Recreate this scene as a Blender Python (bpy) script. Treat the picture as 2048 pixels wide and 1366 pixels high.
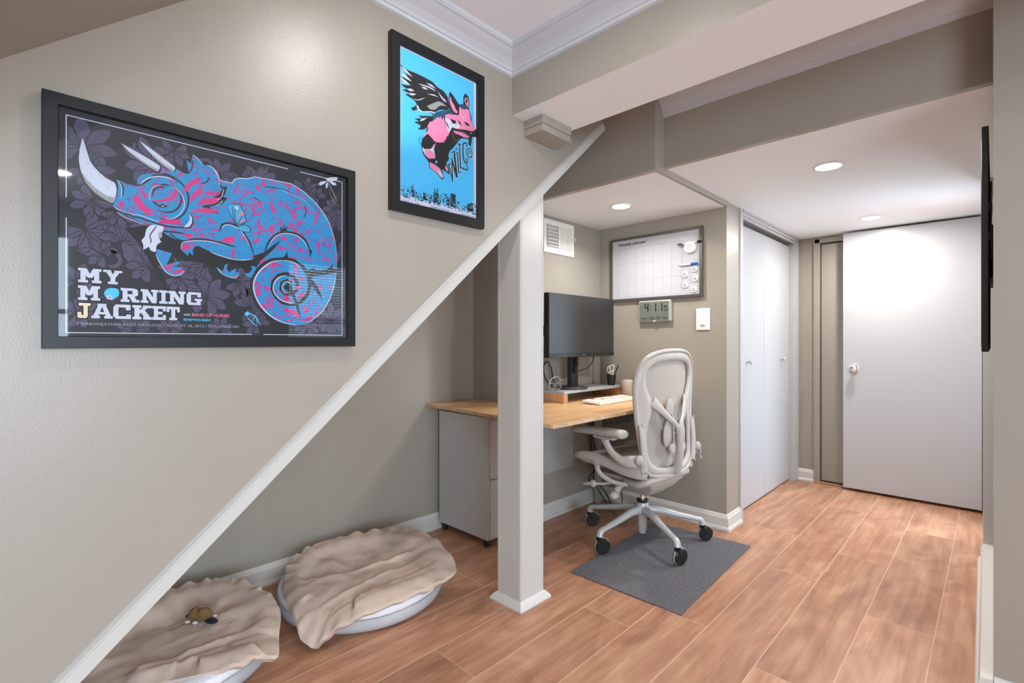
import bpy, bmesh, math, random
from mathutils import Vector, Matrix, noise
from mathutils.geometry import tessellate_polygon
from math import sin, cos, pi, radians
random.seed(7)
for o in list(bpy.data.objects): bpy.data.objects.remove(o)
sc = bpy.context.scene
COL = sc.collection

# ---------------------------------------------------------------- camera, sky, exposure
cam_d = bpy.data.cameras.new('camera'); cam = bpy.data.objects.new('camera', cam_d); COL.objects.link(cam)
cam_d.sensor_width = 36; cam_d.lens = 994 / 2048 * 36; cam_d.clip_start = .02
cam.location = (1.47, 0, 1.16); cam.rotation_euler = (pi / 2, 0, radians(44.168))
sc.camera = cam
sc.view_settings.view_transform = 'Standard'; sc.view_settings.look = 'None'
sc.view_settings.exposure = 0.26
sc.cycles.max_bounces = 16; sc.cycles.diffuse_bounces = 10; sc.cycles.transparent_max_bounces = 16; sc.view_settings.gamma = 1; sc.view_settings.use_curve_mapping = False
LAMP_MAIN, LAMP_HALL, LAMP_NOOK, SKY = 19.0, 13.0, 6.8, 13.5
world = bpy.data.worlds.new('world'); sc.world = world; world.use_nodes = True
bg = world.node_tree.nodes['Background']; bg.inputs[0].default_value = (.68, .83, 1, 1); bg.inputs[1].default_value = SKY

# ---------------------------------------------------------------- materials
def mat(name, col, rough=.5, metal=0, bump=0, bscale=200, spec=.5, var=0, vscale=6, coat=0):
    m = bpy.data.materials.new(name); m.use_nodes = True
    nt = m.node_tree; N = nt.nodes; L = nt.links; b = N['Principled BSDF']
    b.inputs['Base Color'].default_value = (*col, 1); b.inputs['Roughness'].default_value = rough
    b.inputs['Metallic'].default_value = metal; b.inputs['Specular IOR Level'].default_value = spec
    b.inputs['Coat Weight'].default_value = coat
    tc = N.new('ShaderNodeTexCoord')
    if var:
        n = N.new('ShaderNodeTexNoise'); n.inputs['Scale'].default_value = vscale; n.inputs['Detail'].default_value = 4
        r = N.new('ShaderNodeValToRGB'); r.color_ramp.elements[0].position = .3; r.color_ramp.elements[1].position = .7
        r.color_ramp.elements[0].color = (*[c * (1 - var) for c in col], 1); r.color_ramp.elements[1].color = (*[min(1, c * (1 + var)) for c in col], 1)
        L.new(tc.outputs['Object'], n.inputs['Vector']); L.new(n.outputs['Fac'], r.inputs['Fac']); L.new(r.outputs['Color'], b.inputs['Base Color'])
    if bump:
        n = N.new('ShaderNodeTexNoise'); n.inputs['Scale'].default_value = bscale; n.inputs['Detail'].default_value = 3
        bp = N.new('ShaderNodeBump'); bp.inputs['Strength'].default_value = bump; bp.inputs['Distance'].default_value = .002
        L.new(tc.outputs['Object'], n.inputs['Vector']); L.new(n.outputs['Fac'], bp.inputs['Height']); L.new(bp.outputs['Normal'], b.inputs['Normal'])
    return m
def emit(name, col, s):
    m = bpy.data.materials.new(name); m.use_nodes = True; N = m.node_tree.nodes
    e = N.new('ShaderNodeEmission'); e.inputs[0].default_value = (*col, 1); e.inputs[1].default_value = s
    m.node_tree.links.new(e.outputs[0], N['Material Output'].inputs[0]); return m
def srgb(r, g, b):
    return tuple(((c / 255 + .055) / 1.055) ** 2.4 if c > 10 else c / 255 / 12.92 for c in (r, g, b))
M = {}
M['wall'] = mat('wall_paint', (.335, .303, .253), .33, bump=.25, bscale=260, var=.015, vscale=3)
M['walldark'] = M['wall']
M['trim'] = mat('trim_paint', (.54, .53, .49), .3, bump=.04, bscale=60)
M['base'] = mat('baseboard_paint', (.62, .605, .56), .35, bump=.03, bscale=60)
M['crown'] = mat('crown_paint', (.58, .60, .62), .4)
M['ceil'] = mat('ceiling_paint', (.90, .94, .97), .6, bump=.06, bscale=150)
M['white'] = mat('white_door_paint', (.48, .49, .50), .28, bump=.03, bscale=40)
M['tandoor'] = mat('tan_door_paint', (.34, .31, .265), .3)
M['black'] = mat('black_plastic', (.012, .012, .012), .4)
M['frame'] = mat('black_wood_frame', (.009, .009, .010), .42, bump=.05, bscale=80, spec=.35)
M['steel'] = mat('brushed_frame', (.16, .15, .135), .38, metal=.7)
M['chrome'] = mat('chrome', (.8, .8, .8), .12, metal=1)
M['screen'] = mat('matte_screen', (.022, .021, .02), .34, spec=.6)
M['plywood_edge'] = mat('plywood_edge', (.55, .37, .22), .5, var=.25, vscale=25)
M['cabinet'] = mat('cabinet_enamel', (.52, .52, .49), .38)
M['cabinet2'] = mat('drawer_enamel', (.52, .49, .46), .38)
M['chair'] = mat('chair_plastic', (.46, .435, .40), .38, bump=.02, bscale=90)
M['chair2'] = mat('chair_metal', (.50, .50, .50), .3, metal=.15)
M['pad'] = mat('armpad_foam', (.42, .395, .365), .55, bump=.1, bscale=300)
M['mat'] = mat('grey_carpet_pile', (.135, .132, .142), .95, bump=1.0, bscale=420, var=.5, vscale=130)
M['suede'] = mat('tan_suede', (.57, .445, .36), .9, bump=.7, bscale=45, var=.10, vscale=9)
M['bedgrey'] = mat('grey_bed_fabric', (.47, .47, .47), .9, bump=.2, bscale=160)
M['fleece'] = mat('white_fleece', (.80, .80, .84), .95, bump=1.0, bscale=160)
M['plush'] = mat('brown_plush', (.22, .12, .045), .95, bump=1.0, bscale=500, var=.3, vscale=60)
M['paper'] = mat('white_board', (.50, .50, .52), .3)
M['greyink'] = mat('grey_ink', (.33, .33, .36), .5)
M['ink'] = mat('black_ink', (.012, .012, .014), .5)
M['plate'] = mat('white_plastic', (.82, .80, .75), .3)
M['lcd'] = mat('lcd_grey', (.15, .165, .14), .3)
M['silver'] = mat('silver_plastic', (.46, .44, .40), .35, metal=.3)
M['clear'] = mat('clear_magnet', (.74, .73, .72), .15, coat=1)
M['blue'] = mat('blue_cap', (.02, .09, .55), .35)
M['green'] = mat('green_pen', (.03, .25, .17), .4)
M['red'] = mat('red_pen', (.55, .05, .05), .4)
M['laminate'] = mat('grey_laminate', (.40, .40, .43), .35)
M['speaker'] = mat('beige_shade', (.46, .42, .36), .6)
M['vent'] = mat('vent_enamel', (.80, .78, .72), .35)
M['bonewhite'] = mat('print_white', srgb(208, 208, 218), .6)
M['bonegrey'] = mat('print_grey', srgb(160, 158, 155), .6)
M['slate'] = mat('print_slate', srgb(33, 34, 41), .6)
M['void'] = mat('print_dark', srgb(18, 19, 23), .6)
M['damask'] = mat('print_mauve', srgb(84, 75, 98), .6)
M['pink'] = mat('print_pink', srgb(214, 46, 122), .6)
M['salmon'] = mat('print_salmon', srgb(235, 110, 140), .6)
M['wing'] = mat('print_pale_cyan', srgb(70, 165, 200), .6)
M['skyblue'] = mat('print_cyan', srgb(80, 195, 232), .6)
M['bluefield'] = mat('print_sky_blue', srgb(82, 190, 228), .6)
M['cream'] = mat('print_cream', srgb(238, 220, 180), .6)
M['pigpink'] = mat('print_pig_pink', srgb(236, 140, 175), .6)
M['navy'] = mat('print_navy', srgb(30, 84, 110), .6)
M['sheet'] = mat('print_paper', srgb(222, 214, 226), .6)
M['textblue'] = mat('print_text_blue', srgb(70, 120, 170), .6)
M['textgrey'] = mat('print_text_grey', srgb(150, 150, 165), .6)
M['lamp'] = emit('lamp_diffuser', (1, .97, .92), 14)
def m_skin():
    m = mat('print_skin', srgb(26, 146, 190), .6); nt = m.node_tree; N = nt.nodes; L = nt.links; b = N['Principled BSDF']
    tc = N.new('ShaderNodeTexCoord'); n = N.new('ShaderNodeTexNoise'); n.inputs['Scale'].default_value = 36
    n.inputs['Detail'].default_value = 1.5; n.inputs['Distortion'].default_value = 2.2
    r = N.new('ShaderNodeValToRGB'); r.color_ramp.interpolation = 'CONSTANT'; e = r.color_ramp.elements
    cy = (*srgb(26, 146, 190), 1); pu = (*srgb(96, 98, 165), 1); pk = (*srgb(212, 50, 124), 1)
    e[0].color = cy; e[1].position = .565; e[1].color = pu
    for p, c in ((.60, pk), (.69, pu), (.705, cy)):
        x = e.new(p); x.color = c
    x = e.new(.415); x.color = pu; x = e.new(.43); x.color = cy
    L.new(tc.outputs['Object'], n.inputs['Vector']); L.new(n.outputs['Fac'], r.inputs['Fac']); L.new(r.outputs['Color'], b.inputs['Base Color'])
    return m
M['skin'] = m_skin()
def m_glass():
    m = bpy.data.materials.new('picture_glass'); m.use_nodes = True; N = m.node_tree.nodes; L = m.node_tree.links
    N.remove(N['Principled BSDF']); t = N.new('ShaderNodeBsdfTransparent'); g = N.new('ShaderNodeBsdfGlossy'); g.inputs['Roughness'].default_value = .02
    f = N.new('ShaderNodeFresnel'); f.inputs[0].default_value = 1.5; x = N.new('ShaderNodeMixShader')
    L.new(f.outputs[0], x.inputs[0]); L.new(t.outputs[0], x.inputs[1]); L.new(g.outputs[0], x.inputs[2]); L.new(x.outputs[0], N['Material Output'].inputs[0])
    return m
M['glass'] = m_glass()
def m_mesh():
    m = mat('woven_mesh', (.42, .395, .36), .6); N = m.node_tree.nodes; L = m.node_tree.links; b = N['Principled BSDF']
    tc = N.new('ShaderNodeTexCoord'); w = N.new('ShaderNodeTexWave'); w.bands_direction = 'Y'; w.inputs['Scale'].default_value = 42; w.inputs['Distortion'].default_value = .4
    r = N.new('ShaderNodeMapRange'); r.inputs[3].default_value = .68; r.inputs[4].default_value = 1.0
    c = N.new('ShaderNodeValToRGB'); c.color_ramp.elements[0].color = (.33, .31, .28, 1); c.color_ramp.elements[1].color = (.52, .49, .45, 1)
    L.new(tc.outputs['Object'], w.inputs['Vector']); L.new(w.outputs['Fac'], r.inputs[0]); L.new(r.outputs[0], b.inputs['Alpha'])
    L.new(w.outputs['Fac'], c.inputs[0]); L.new(c.outputs[0], b.inputs['Base Color'])
    return m
M['mesh'] = m_mesh()
def m_wood(name, c0, c1, c2, su, sv, rough, dist=1.5, rnd=True, seamless=False):
    m = mat(name, c1, rough); N = m.node_tree.nodes; L = m.node_tree.links; b = N['Principled BSDF']
    uv = N.new('ShaderNodeUVMap'); mp = N.new('ShaderNodeMapping'); mp.inputs['Scale'].default_value = (su, sv, 1)
    n1 = N.new('ShaderNodeTexNoise'); n1.inputs['Scale'].default_value = 1; n1.inputs['Detail'].default_value = 6; n1.inputs['Distortion'].default_value = dist
    n2 = N.new('ShaderNodeTexNoise'); n2.inputs['Scale'].default_value = 1; n2.inputs['Detail'].default_value = 5; n2.inputs['Distortion'].default_value = .6
    mp2 = N.new('ShaderNodeMapping'); mp2.inputs['Scale'].default_value = (su * 9, sv * 1.2, 1)
    r = N.new('ShaderNodeValToRGB'); e = r.color_ramp.elements
    e[0].position = .30; e[0].color = (*c0, 1); e[1].position = .72; e[1].color = (*c2, 1); x = e.new(.5); x.color = (*c1, 1)
    a = N.new('ShaderNodeMath'); a.operation = 'MULTIPLY_ADD'; a.inputs[1].default_value = .45
    L.new(uv.outputs[0], mp.inputs[0]); L.new(uv.outputs[0], mp2.inputs[0]); L.new(mp.outputs[0], n1.inputs['Vector']); L.new(mp2.outputs[0], n2.inputs['Vector'])
    s = N.new('ShaderNodeMath'); s.operation = 'MULTIPLY_ADD'; s.inputs[1].default_value = .55
    L.new(n2.outputs['Fac'], a.inputs[0]); a.inputs[2].default_value = 0
    L.new(n1.outputs['Fac'], s.inputs[0]); L.new(a.outputs[0], s.inputs[2])
    wv = N.new('ShaderNodeTexWave'); wv.bands_direction = 'X'; wv.inputs['Scale'].default_value = .55; wv.inputs['Distortion'].default_value = 14; wv.inputs['Detail'].default_value = 3; wv.inputs['Detail Scale'].default_value = .9
    L.new(mp.outputs[0], wv.inputs['Vector']); m2 = N.new('ShaderNodeMath'); m2.operation = 'MULTIPLY_ADD'; m2.inputs[1].default_value = .07
    sb = N.new('ShaderNodeMath'); sb.operation = 'SUBTRACT'; sb.inputs[1].default_value = .035
    L.new(wv.outputs['Fac'], m2.inputs[0]); L.new(s.outputs[0], m2.inputs[2]); L.new(m2.outputs[0], sb.inputs[0]); L.new(sb.outputs[0], r.inputs[0])
    if rnd:
        at = N.new('ShaderNodeAttribute'); at.attribute_name = 'tone'
        h = N.new('ShaderNodeHueSaturation'); mr = N.new('ShaderNodeMapRange'); mr.inputs[3].default_value = .90; mr.inputs[4].default_value = 1.10
        L.new(at.outputs['Fac'], mr.inputs[0]); L.new(mr.outputs[0], h.inputs['Value']); L.new(r.outputs[0], h.inputs['Color']); L.new(h.outputs[0], b.inputs['Base Color'])
    else: L.new(r.outputs[0], b.inputs['Base Color'])
    bp = N.new('ShaderNodeBump'); bp.inputs['Strength'].default_value = .15; bp.inputs['Distance'].default_value = .002
    L.new(n2.outputs['Fac'], bp.inputs['Height']); L.new(bp.outputs[0], b.inputs['Normal'])
    return m
M['floor'] = m_wood('plank_floor', (.29, .13, .072), (.44, .215, .125), (.60, .35, .21), 4.5, 1.7, .36, 2.6)
M['seam'] = mat('plank_seam', (.62, .42, .28), .5)
M['ply'] = m_wood('plywood_top', (.55, .29, .115), (.72, .43, .205), (.80, .54, .30), 7, .9, .35, 1.2, rnd=False)
M['pine'] = m_wood('pine_board', (.42, .20, .09), (.58, .30, .15), (.66, .40, .22), 22, 2.5, .45, 1.0, rnd=False)

# ---------------------------------------------------------------- mesh helpers
class MB:
    def __init__(s): s.v = []; s.f = []; s.m = []; s.uv = {}
    def add(s, vs, fs, mi=0):
        k = len(s.v); s.v += [tuple(v) for v in vs]; s.f += [tuple(i + k for i in f) for f in fs]; s.m += [mi] * len(fs); return s
    def box(s, x0, x1, y0, y1, z0, z1, mi=0):
        v = [(x, y, z) for z in (z0, z1) for y in (y0, y1) for x in (x0, x1)]
        return s.add(v, [(0, 2, 3, 1), (4, 5, 7, 6), (0, 1, 5, 4), (2, 6, 7, 3), (0, 4, 6, 2), (1, 3, 7, 5)], mi)
    def prism(s, pts, vec, mi=0):      # planar polygon extruded along vec
        n = len(pts); a = [Vector(p) for p in pts]; b = [p + Vector(vec) for p in a]
        return s.add([*a, *b], [tuple(range(n))[::-1], tuple(range(n, 2 * n))] + [(i, (i + 1) % n, n + (i + 1) % n, n + i) for i in range(n)], mi)
    def poly(s, pts, mi=0):
        tri = tessellate_polygon([[Vector(p) for p in pts]]); return s.add(pts, [tuple(t) for t in tri], mi)
    def lathe(s, prof, c=(0, 0, 0), n=24, axis='z', mi=0):
        vs = []; fs = []
        for r, h in prof:
            for i in range(n):
                a = 2 * pi * i / n; p = (r * cos(a), r * sin(a), h)
                if axis == 'x': p = (h, r * cos(a), r * sin(a))
                if axis == 'y': p = (r * cos(a), h, r * sin(a))
                vs.append((p[0] + c[0], p[1] + c[1], p[2] + c[2]))
        for j in range(len(prof) - 1):
            for i in range(n): fs.append((j * n + i, j * n + (i + 1) % n, (j + 1) * n + (i + 1) % n, (j + 1) * n + i))
        if prof[0][0] > 0: fs.append(tuple(range(n))[::-1])
        if prof[-1][0] > 0: fs.append(tuple((len(prof) - 1) * n + i for i in range(n)))
        return s.add(vs, fs, mi)
    def sweep(s, pts, rad, n=10, up=(0, 0, 1), mi=0, closed=False, sub=0):
        P = [Vector(p) for p in pts]; R = [(r, r) if not isinstance(r, (tuple, list)) else r for r in (rad if isinstance(rad, list) else [rad] * len(P))]
        if sub:
            P2 = []; R2 = []; m = len(P)
            rng = m if closed else m - 1
            for i in range(rng):
                g = lambda k: (k % m) if closed else max(0, min(m - 1, k))
                p0, p1, p2, p3 = P[g(i - 1)], P[g(i)], P[g(i + 1)], P[g(i + 2)]; r1, r2 = R[g(i)], R[g(i + 1)]
                for j in range(sub):
                    t = j / sub
                    P2.append(.5 * ((2 * p1) + (p2 - p0) * t + (2 * p0 - 5 * p1 + 4 * p2 - p3) * t * t + (3 * p1 - p0 - 3 * p2 + p3) * t ** 3))
                    R2.append((r1[0] + (r2[0] - r1[0]) * t, r1[1] + (r2[1] - r1[1]) * t))
            if not closed: P2.append(P[-1]); R2.append(R[-1])
            P, R = P2, R2
        m = len(P); vs = []; fs = []; up = Vector(up)
        for i in range(m):
            t = (P[(i + 1) % m] - P[i - 1]) if closed else (P[min(m - 1, i + 1)] - P[max(0, i - 1)])
            t.normalize(); a = up.cross(t)
            if a.length < 1e-4: a = Vector((1, 0, 0)).cross(t)
            a.normalize(); b = t.cross(a)
            for k in range(n):
                q = 2 * pi * k / n; vs.append(P[i] + a * cos(q) * R[i][0] + b * sin(q) * R[i][1])
        for i in range(m if closed else m - 1):
            for k in range(n): fs.append((i * n + k, i * n + (k + 1) % n, ((i + 1) % m) * n + (k + 1) % n, ((i + 1) % m) * n + k))
        if not closed: fs += [tuple(range(n))[::-1], tuple((m - 1) * n + k for k in range(n))]
        return s.add(vs, fs, mi)
    def ell(s, c, r, n=20, m=12, mi=0, rot=None):
        vs = []; fs = []
        for j in range(m + 1):
            b = -pi / 2 + pi * j / m
            for i in range(n):
                a = 2 * pi * i / n; v = Vector((r[0] * cos(b) * cos(a), r[1] * cos(b) * sin(a), r[2] * sin(b)))
                if rot: v = rot @ v
                vs.append(v + Vector(c))
        for j in range(m):
            for i in range(n): fs.append((j * n + i, j * n + (i + 1) % n, (j + 1) * n + (i + 1) % n, (j + 1) * n + i))
        return s.add(vs, fs, mi)
    def move(s, d): s.v = [(v[0] + d[0], v[1] + d[1], v[2] + d[2]) for v in s.v]; return s
def build(name, mb, mats, parent=None, smooth=False, bevel=0, subsurf=0, solid=0, world=True, off=0):
    me = bpy.data.meshes.new(name); 
    if parent is not None and world:
        r = root_of(parent); mb.move([-c for c in r.location])
    me.from_pydata([tuple(v) for v in mb.v], [], mb.f)
    if not isinstance(mats, (list, tuple)): mats = [mats]
    for m in mats: me.materials.append(m)
    if len(mats) > 1: me.polygons.foreach_set('material_index', mb.m)
    me.validate(); 
    bm = bmesh.new(); bm.from_mesh(me); bmesh.ops.remove_doubles(bm, verts=bm.verts, dist=1e-6); bmesh.ops.recalc_face_normals(bm, faces=bm.faces); bm.to_mesh(me); bm.free()
    if smooth:
        for p in me.polygons: p.use_smooth = True
    o = bpy.data.objects.new(name, me); COL.objects.link(o)
    if parent is not None: o.parent = parent
    if solid: md = o.modifiers.new('solid', 'SOLIDIFY'); md.thickness = solid; md.offset = off
    if bevel: md = o.modifiers.new('bevel', 'BEVEL'); md.width = bevel; md.segments = 2; md.limit_method = 'ANGLE'
    if subsurf: md = o.modifiers.new('sub', 'SUBSURF'); md.levels = subsurf; md.render_levels = subsurf
    if smooth and not subsurf:
        md = o.modifiers.new('edges', 'EDGE_SPLIT'); md.split_angle = radians(40)
    return o
def root_of(o):
    while o.parent: o = o.parent
    return o
def tag(o, label, cat, group=None, kind=None):
    o['label'] = label; o['category'] = cat
    if group: o['group'] = group
    if kind: o['kind'] = kind
    return o
def thing(name, loc, label, cat, group=None, rz=0):
    o = bpy.data.objects.new(name, None); o.empty_display_size = .05; COL.objects.link(o); o.location = loc; o.rotation_euler = (0, 0, rz)
    return tag(o, label, cat, group)
def struct(name, mb, m, **k):
    o = build(name, mb, m, **k); o['kind'] = 'structure'; return o
def planar_uv(o, ax=(0, 1), loc=(0, 0)):
    uv = o.data.uv_layers.new(name='UVMap')
    for l in o.data.loops:
        c = o.data.vertices[l.vertex_index].co; uv.data[l.index].uv = (c[ax[0]] + loc[0], c[ax[1]] + loc[1])
def catmull(P, n=5, closed=True):
    out = []; m = len(P)
    for i in range(m if closed else m - 1):
        g = lambda k: (k % m) if closed else max(0, min(m - 1, k))
        p0, p1, p2, p3 = (Vector(P[g(i + d)]) for d in (-1, 0, 1, 2))
        for j in range(n):
            t = j / n; out.append(.5 * ((2 * p1) + (p2 - p0) * t + (2 * p0 - 5 * p1 + 4 * p2 - p3) * t * t + (3 * p1 - p0 - 3 * p2 + p3) * t ** 3))
    if not closed: out.append(Vector(P[-1]))
    return out

# ---------------------------------------------------------------- floor
COLX = [-.264 + .2235 * k for k in range(-4, 26)]
JO = {1: 1.14, 0: .45, 2: 1.78, 3: 2.0, 4: 2.76, 5: .55, 6: 2.56, 7: 3.21, -1: 1.6, -2: .9}
mb = MB(); tones = []; uvs = []; sm = MB()
FY0, FY1 = -3.4, 5.0
rr = random.Random(3)
for ci, x0 in enumerate(COLX):
    k = ci - 4; x1 = x0 + .2235; off = JO.get(k, rr.uniform(0, 1.32)); y = off % 1.32 - 1.32 * 4
    while y < FY1:
        a, b = max(FY0, y), min(FY1, y + 1.32)
        if b > a:
            mb.add([(x0, a, 0), (x1, a, 0), (x1, b, 0), (x0, b, 0)], [(0, 1, 2, 3)]); tones.append(rr.random()); ou, ov = rr.uniform(0, 50), rr.uniform(0, 50)
            uvs.append([(0 + ou, a + ov), (.2235 + ou, a + ov), (.2235 + ou, b + ov), (ou, b + ov)])
            sm.box(x0, x1, a - .0011, a + .0011, 0, .0003, 0)
        y += 1.32
    sm.box(x0 - .0016, x0 + .0016, FY0, FY1, 0, .00035, 0)
me = bpy.data.meshes.new('floor'); nq = len(mb.f)
vv = mb.v + sm.v; ff = mb.f + [tuple(i + len(mb.v) for i in f) for f in sm.f]
me.from_pydata(vv, [], ff); me.materials.append(M['floor']); me.materials.append(M['seam'])
uvl = me.uv_layers.new(name='UVMap'); at = me.attributes.new('tone', 'FLOAT', 'FACE')
for i, p in enumerate(me.polygons):
    if i < nq:
        at.data[i].value = tones[i]
        for j, li in enumerate(p.loop_indices): uvl.data[li].uv = uvs[i][j]
    else: p.material_index = 1
fl = bpy.data.objects.new('floor', me); COL.objects.link(fl); fl['kind'] = 'structure'

# ---------------------------------------------------------------- shell
HC = 2.365
sl = .8973
# left wall above the sloping edge, ends at the nook soffit
zb = lambda y: .456 + sl * (y - .18)
poly = [(0, -.33, 0), (0, -.33 - 3.1, 0), (0, -3.43, HC), (0, 2.2, HC), (0, 2.2, zb(2.2) + .005), (0, -.33, zb(-.33) + .005)]
struct('wall_left', MB().prism(poly, (-.09, 0, 0)), M['wall'])
# underside of the stair, behind the sloping edge
struct('ceiling_stair_underside', MB().prism([(-.09, -.33, .002), (-.09, 2.2, zb(2.2)), (-.09, 2.2, zb(2.2) + .03), (-.09, -.33, .05)], (-.96, 0, 0)), M['wall'])
struct('wall_under_stairs', MB().box(-1.12, -1.03, -.4, 2.2, 0, HC), M['wall'])
struct('wall_return', MB().box(-1.12, -.64, 2.2, 2.24, 0, HC), M['wall'])
struct('wall_vent_side', MB().box(-.74, -.64, 2.24, 3.2, 0, 1.989), M['wall'])
struct('wall_planner', MB().box(-.64, .288, 3.11, 3.32, 0, 2.02), M['wall'])
# soffit above the nook and above the hall
struct('wall_nook_soffit', MB().box(-.64, .2955, 2.2, 2.2355, 1.989, HC), M['wall'])
struct('wall_soffit_return', MB().box(.28, .2955, 2.2355, 3.12, 1.989, HC), M['wall'])
struct('ceiling_nook', MB().box(-.64, .28, 2.235, 3.11, 1.989, 2.01), M['ceil'])
struct('wall_hall_soffit', MB().box(.296, 1.4665, 2.288, 2.32, 2.02, HC), M['wall'])
struct('ceiling_hall', MB().box(.20, 1.56, 2.32, 4.8, 2.02, 2.05), M['ceil'])
struct('wall_hall_left', MB().box(.15, .285, 3.32, 3.40, 0, 2.02).box(.15, .27, 4.60, 4.71, 0, 2.02).box(.15, .27, 3.40, 4.60, 1.985, 2.02).box(.10, .15, 3.32, 4.71, 0, 2.02), M['white'])
struct('wall_hall_back', MB().box(.15, .44, 4.695, 4.8, 0, 2.02).box(.44, 1.56, 4.695, 4.8, 1.967, 2.02).box(.44, 1.56, 4.76, 4.8, 0, 2.02), M['wall'])
struct('wall_hall_right', MB().box(1.4665, 1.56, 2.2, 3.72, 0, HC).box(1.4665, 1.56, 4.58, 4.8, 0, HC).box(1.4665, 1.56, 3.72, 4.58, 1.98, HC), M['wall'])
struct('door_5', MB().box(1.50, 1.54, 3.725, 3.94, .01, 1.975).box(1.50, 1.54, 4.34, 4.575, .01, 1.975).box(1.50, 1.54, 3.94, 4.34, .01, .25).box(1.50, 1.54, 3.94, 4.34, 1.82, 1.975), M['white'])  # glazed door added out of view to let daylight into the hall
struct('wall_back', MB().box(1.56, 2.7, 2.2, 2.3, 0, HC).box(2.65, 2.75, 2.3, 3.7, 0, HC).box(2.65, 4.4, 3.6, 3.7, 0, HC), M['wall'])
struct('wall_right', MB().box(4.3, 4.4, -3.5, -2.1, 0, HC).box(4.3, 4.4, .45, 2.25, 0, HC).box(4.3, 4.4, 3.15, 3.7, 0, HC).box(4.3, 4.4, -2.1, .45, 0, .35).box(4.3, 4.4, -2.1, .45, 2.1, HC).box(4.3, 4.4, 2.25, 3.15, 0, .75).box(4.3, 4.4, 2.25, 3.15, 2.1, HC), M['wall'])
struct('wall_front', MB().box(-.1, 4.4, -3.5, -3.4, 0, HC), M['wall'])
struct('ceiling', MB().box(-.1, 4.4, -3.5, 2.288, HC, HC + .05).box(1.4665, 4.4, 2.288, 3.7, HC, HC + .05), M['ceil'])
# sloping bulkhead top left
struct('ceiling_slope', MB().prism([(0.0, -1.2, 1.742 - .861 * 1.2), (0.0, .722, 2.364), (0, .722, 2.40), (0, -1.2, 2.40)], (.92, 0, 0)), M['wall'])
# ceiling beam
struct('trim_ceiling_beam', MB().box(0, 4.3, 1.513, 1.812, 2.119, HC, 0).box(.0005, 4.3, 1.5135, 1.8115, 2.1188, 2.1192, 1), [M['wall'], M['ceil']])
for n, (w0, w1) in enumerate(((-2.1, .45), (2.25, 3.15)), 1):
    w = MB().box(4.32, 4.36, w0, w1, .75 if n == 2 else .35, .79 if n == 2 else .39).box(4.32, 4.36, w0, w1, 2.06, 2.1).box(4.32, 4.36, w0, w0 + .04, .39 if n == 1 else .79, 2.06).box(4.32, 4.36, w1 - .04, w1, .39 if n == 1 else .79, 2.06).box(4.33, 4.35, w0, w1, 1.40, 1.44)
    for i in range(38 if n == 2 else 0): w.prism([(4.30, w0 + .04, .80 + i * .033), (4.345, w0 + .04, .831 + i * .033), (4.345, w0 + .04, .833 + i * .033), (4.30, w0 + .04, .802 + i * .033)], (0, w1 - w0 - .08, 0))
    struct('window_%d' % n, w, M['white'])

# crown mouldings: profile in (projection, drop)
PROF = [(0, 0), (.082, 0), (.082, .010), (.074, .018), (.070, .018), (.056, .030), (.036, .044), (.020, .060), (.016, .066), (.016, .070), (.010, .072), (.010, .084), (0, .088)]
def sweep_profile(prof, path, name, m):   # path: list of (origin, outward dir) rings
    mb = MB(); vs = []; fs = []; n = len(prof)
    for o, d in path:
        for p, q in prof: vs.append((o[0] + d[0] * p, o[1] + d[1] * p, o[2] - q))
    for j in range(len(path) - 1):
        for i in range(n): fs.append((j * n + i, j * n + (i + 1) % n, (j + 1) * n + (i + 1) % n, (j + 1) * n + i))
    fs += [tuple(range(n)), tuple((len(path) - 1) * n + i for i in range(n))]
    mb.add(vs, fs); return struct(name, mb, m)
sweep_profile(PROF, [((0, .722, HC), (1, 0)), ((0, 1.513, HC), (1, -1)), ((4.3, 1.513, HC), (0, -1))], 'trim_crown_main', M['crown'])
PROF2 = [(p, q * 1.14) for p, q in PROF]
sweep_profile(PROF2, [((.296, 2.288, HC), (0, -1)), ((1.4665, 2.288, HC), (0, -1))], 'trim_crown_hall', M['crown'])
# baseboards: profile (projection, height) extruded
BP = [(0, 0), (.026, 0), (.026, .010), (.022, .018), (.014, .022), (.014, .074), (.010, .080), (.006, .092), (0, .096)]
def baseboard(name, pts, m=None):       # pts: (x, y, dx, dy) mitred points with outward direction
    return sweep_profile([(p, -h) for p, h in BP], [((x, y, 0), (dx, dy)) for x, y, dx, dy in pts], name, m or M['base'])
baseboard('baseboard_under_stairs', [(-1.03, -.3, 1, 0), (-1.03, 2.2, 1, -1), (-.64, 2.2, -1 + 2, -1), (-.64, 3.11, 1, -1), (.288, 3.11, 1, -1), (.288, 3.32, 1, 0)][0:2])
baseboard('baseboard_nook', [(-.64, 2.245, 1, 0), (-.64, 3.11, 1, -1), (.288, 3.11, 1, -1), (.288, 3.315, 1, 0)])
baseboard('baseboard_hall_back', [(.27, 4.695, 0, -1), (.396, 4.695, 0, -1)])
baseboard('baseboard_front', [(1.468, 2.2, 0, -1), (2.7, 2.2, 0, -1)])
BP2 = [(p + (.036 if p > 0 else 0), h) for p, h in BP]
sweep_profile([(p, -h) for p, h in BP2], [((1.4665, 2.172, 0), (-.72, 0)), ((1.4665, 3.62, 0), (-1, 0))], 'baseboard_hall_right', M['base'])
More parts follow.
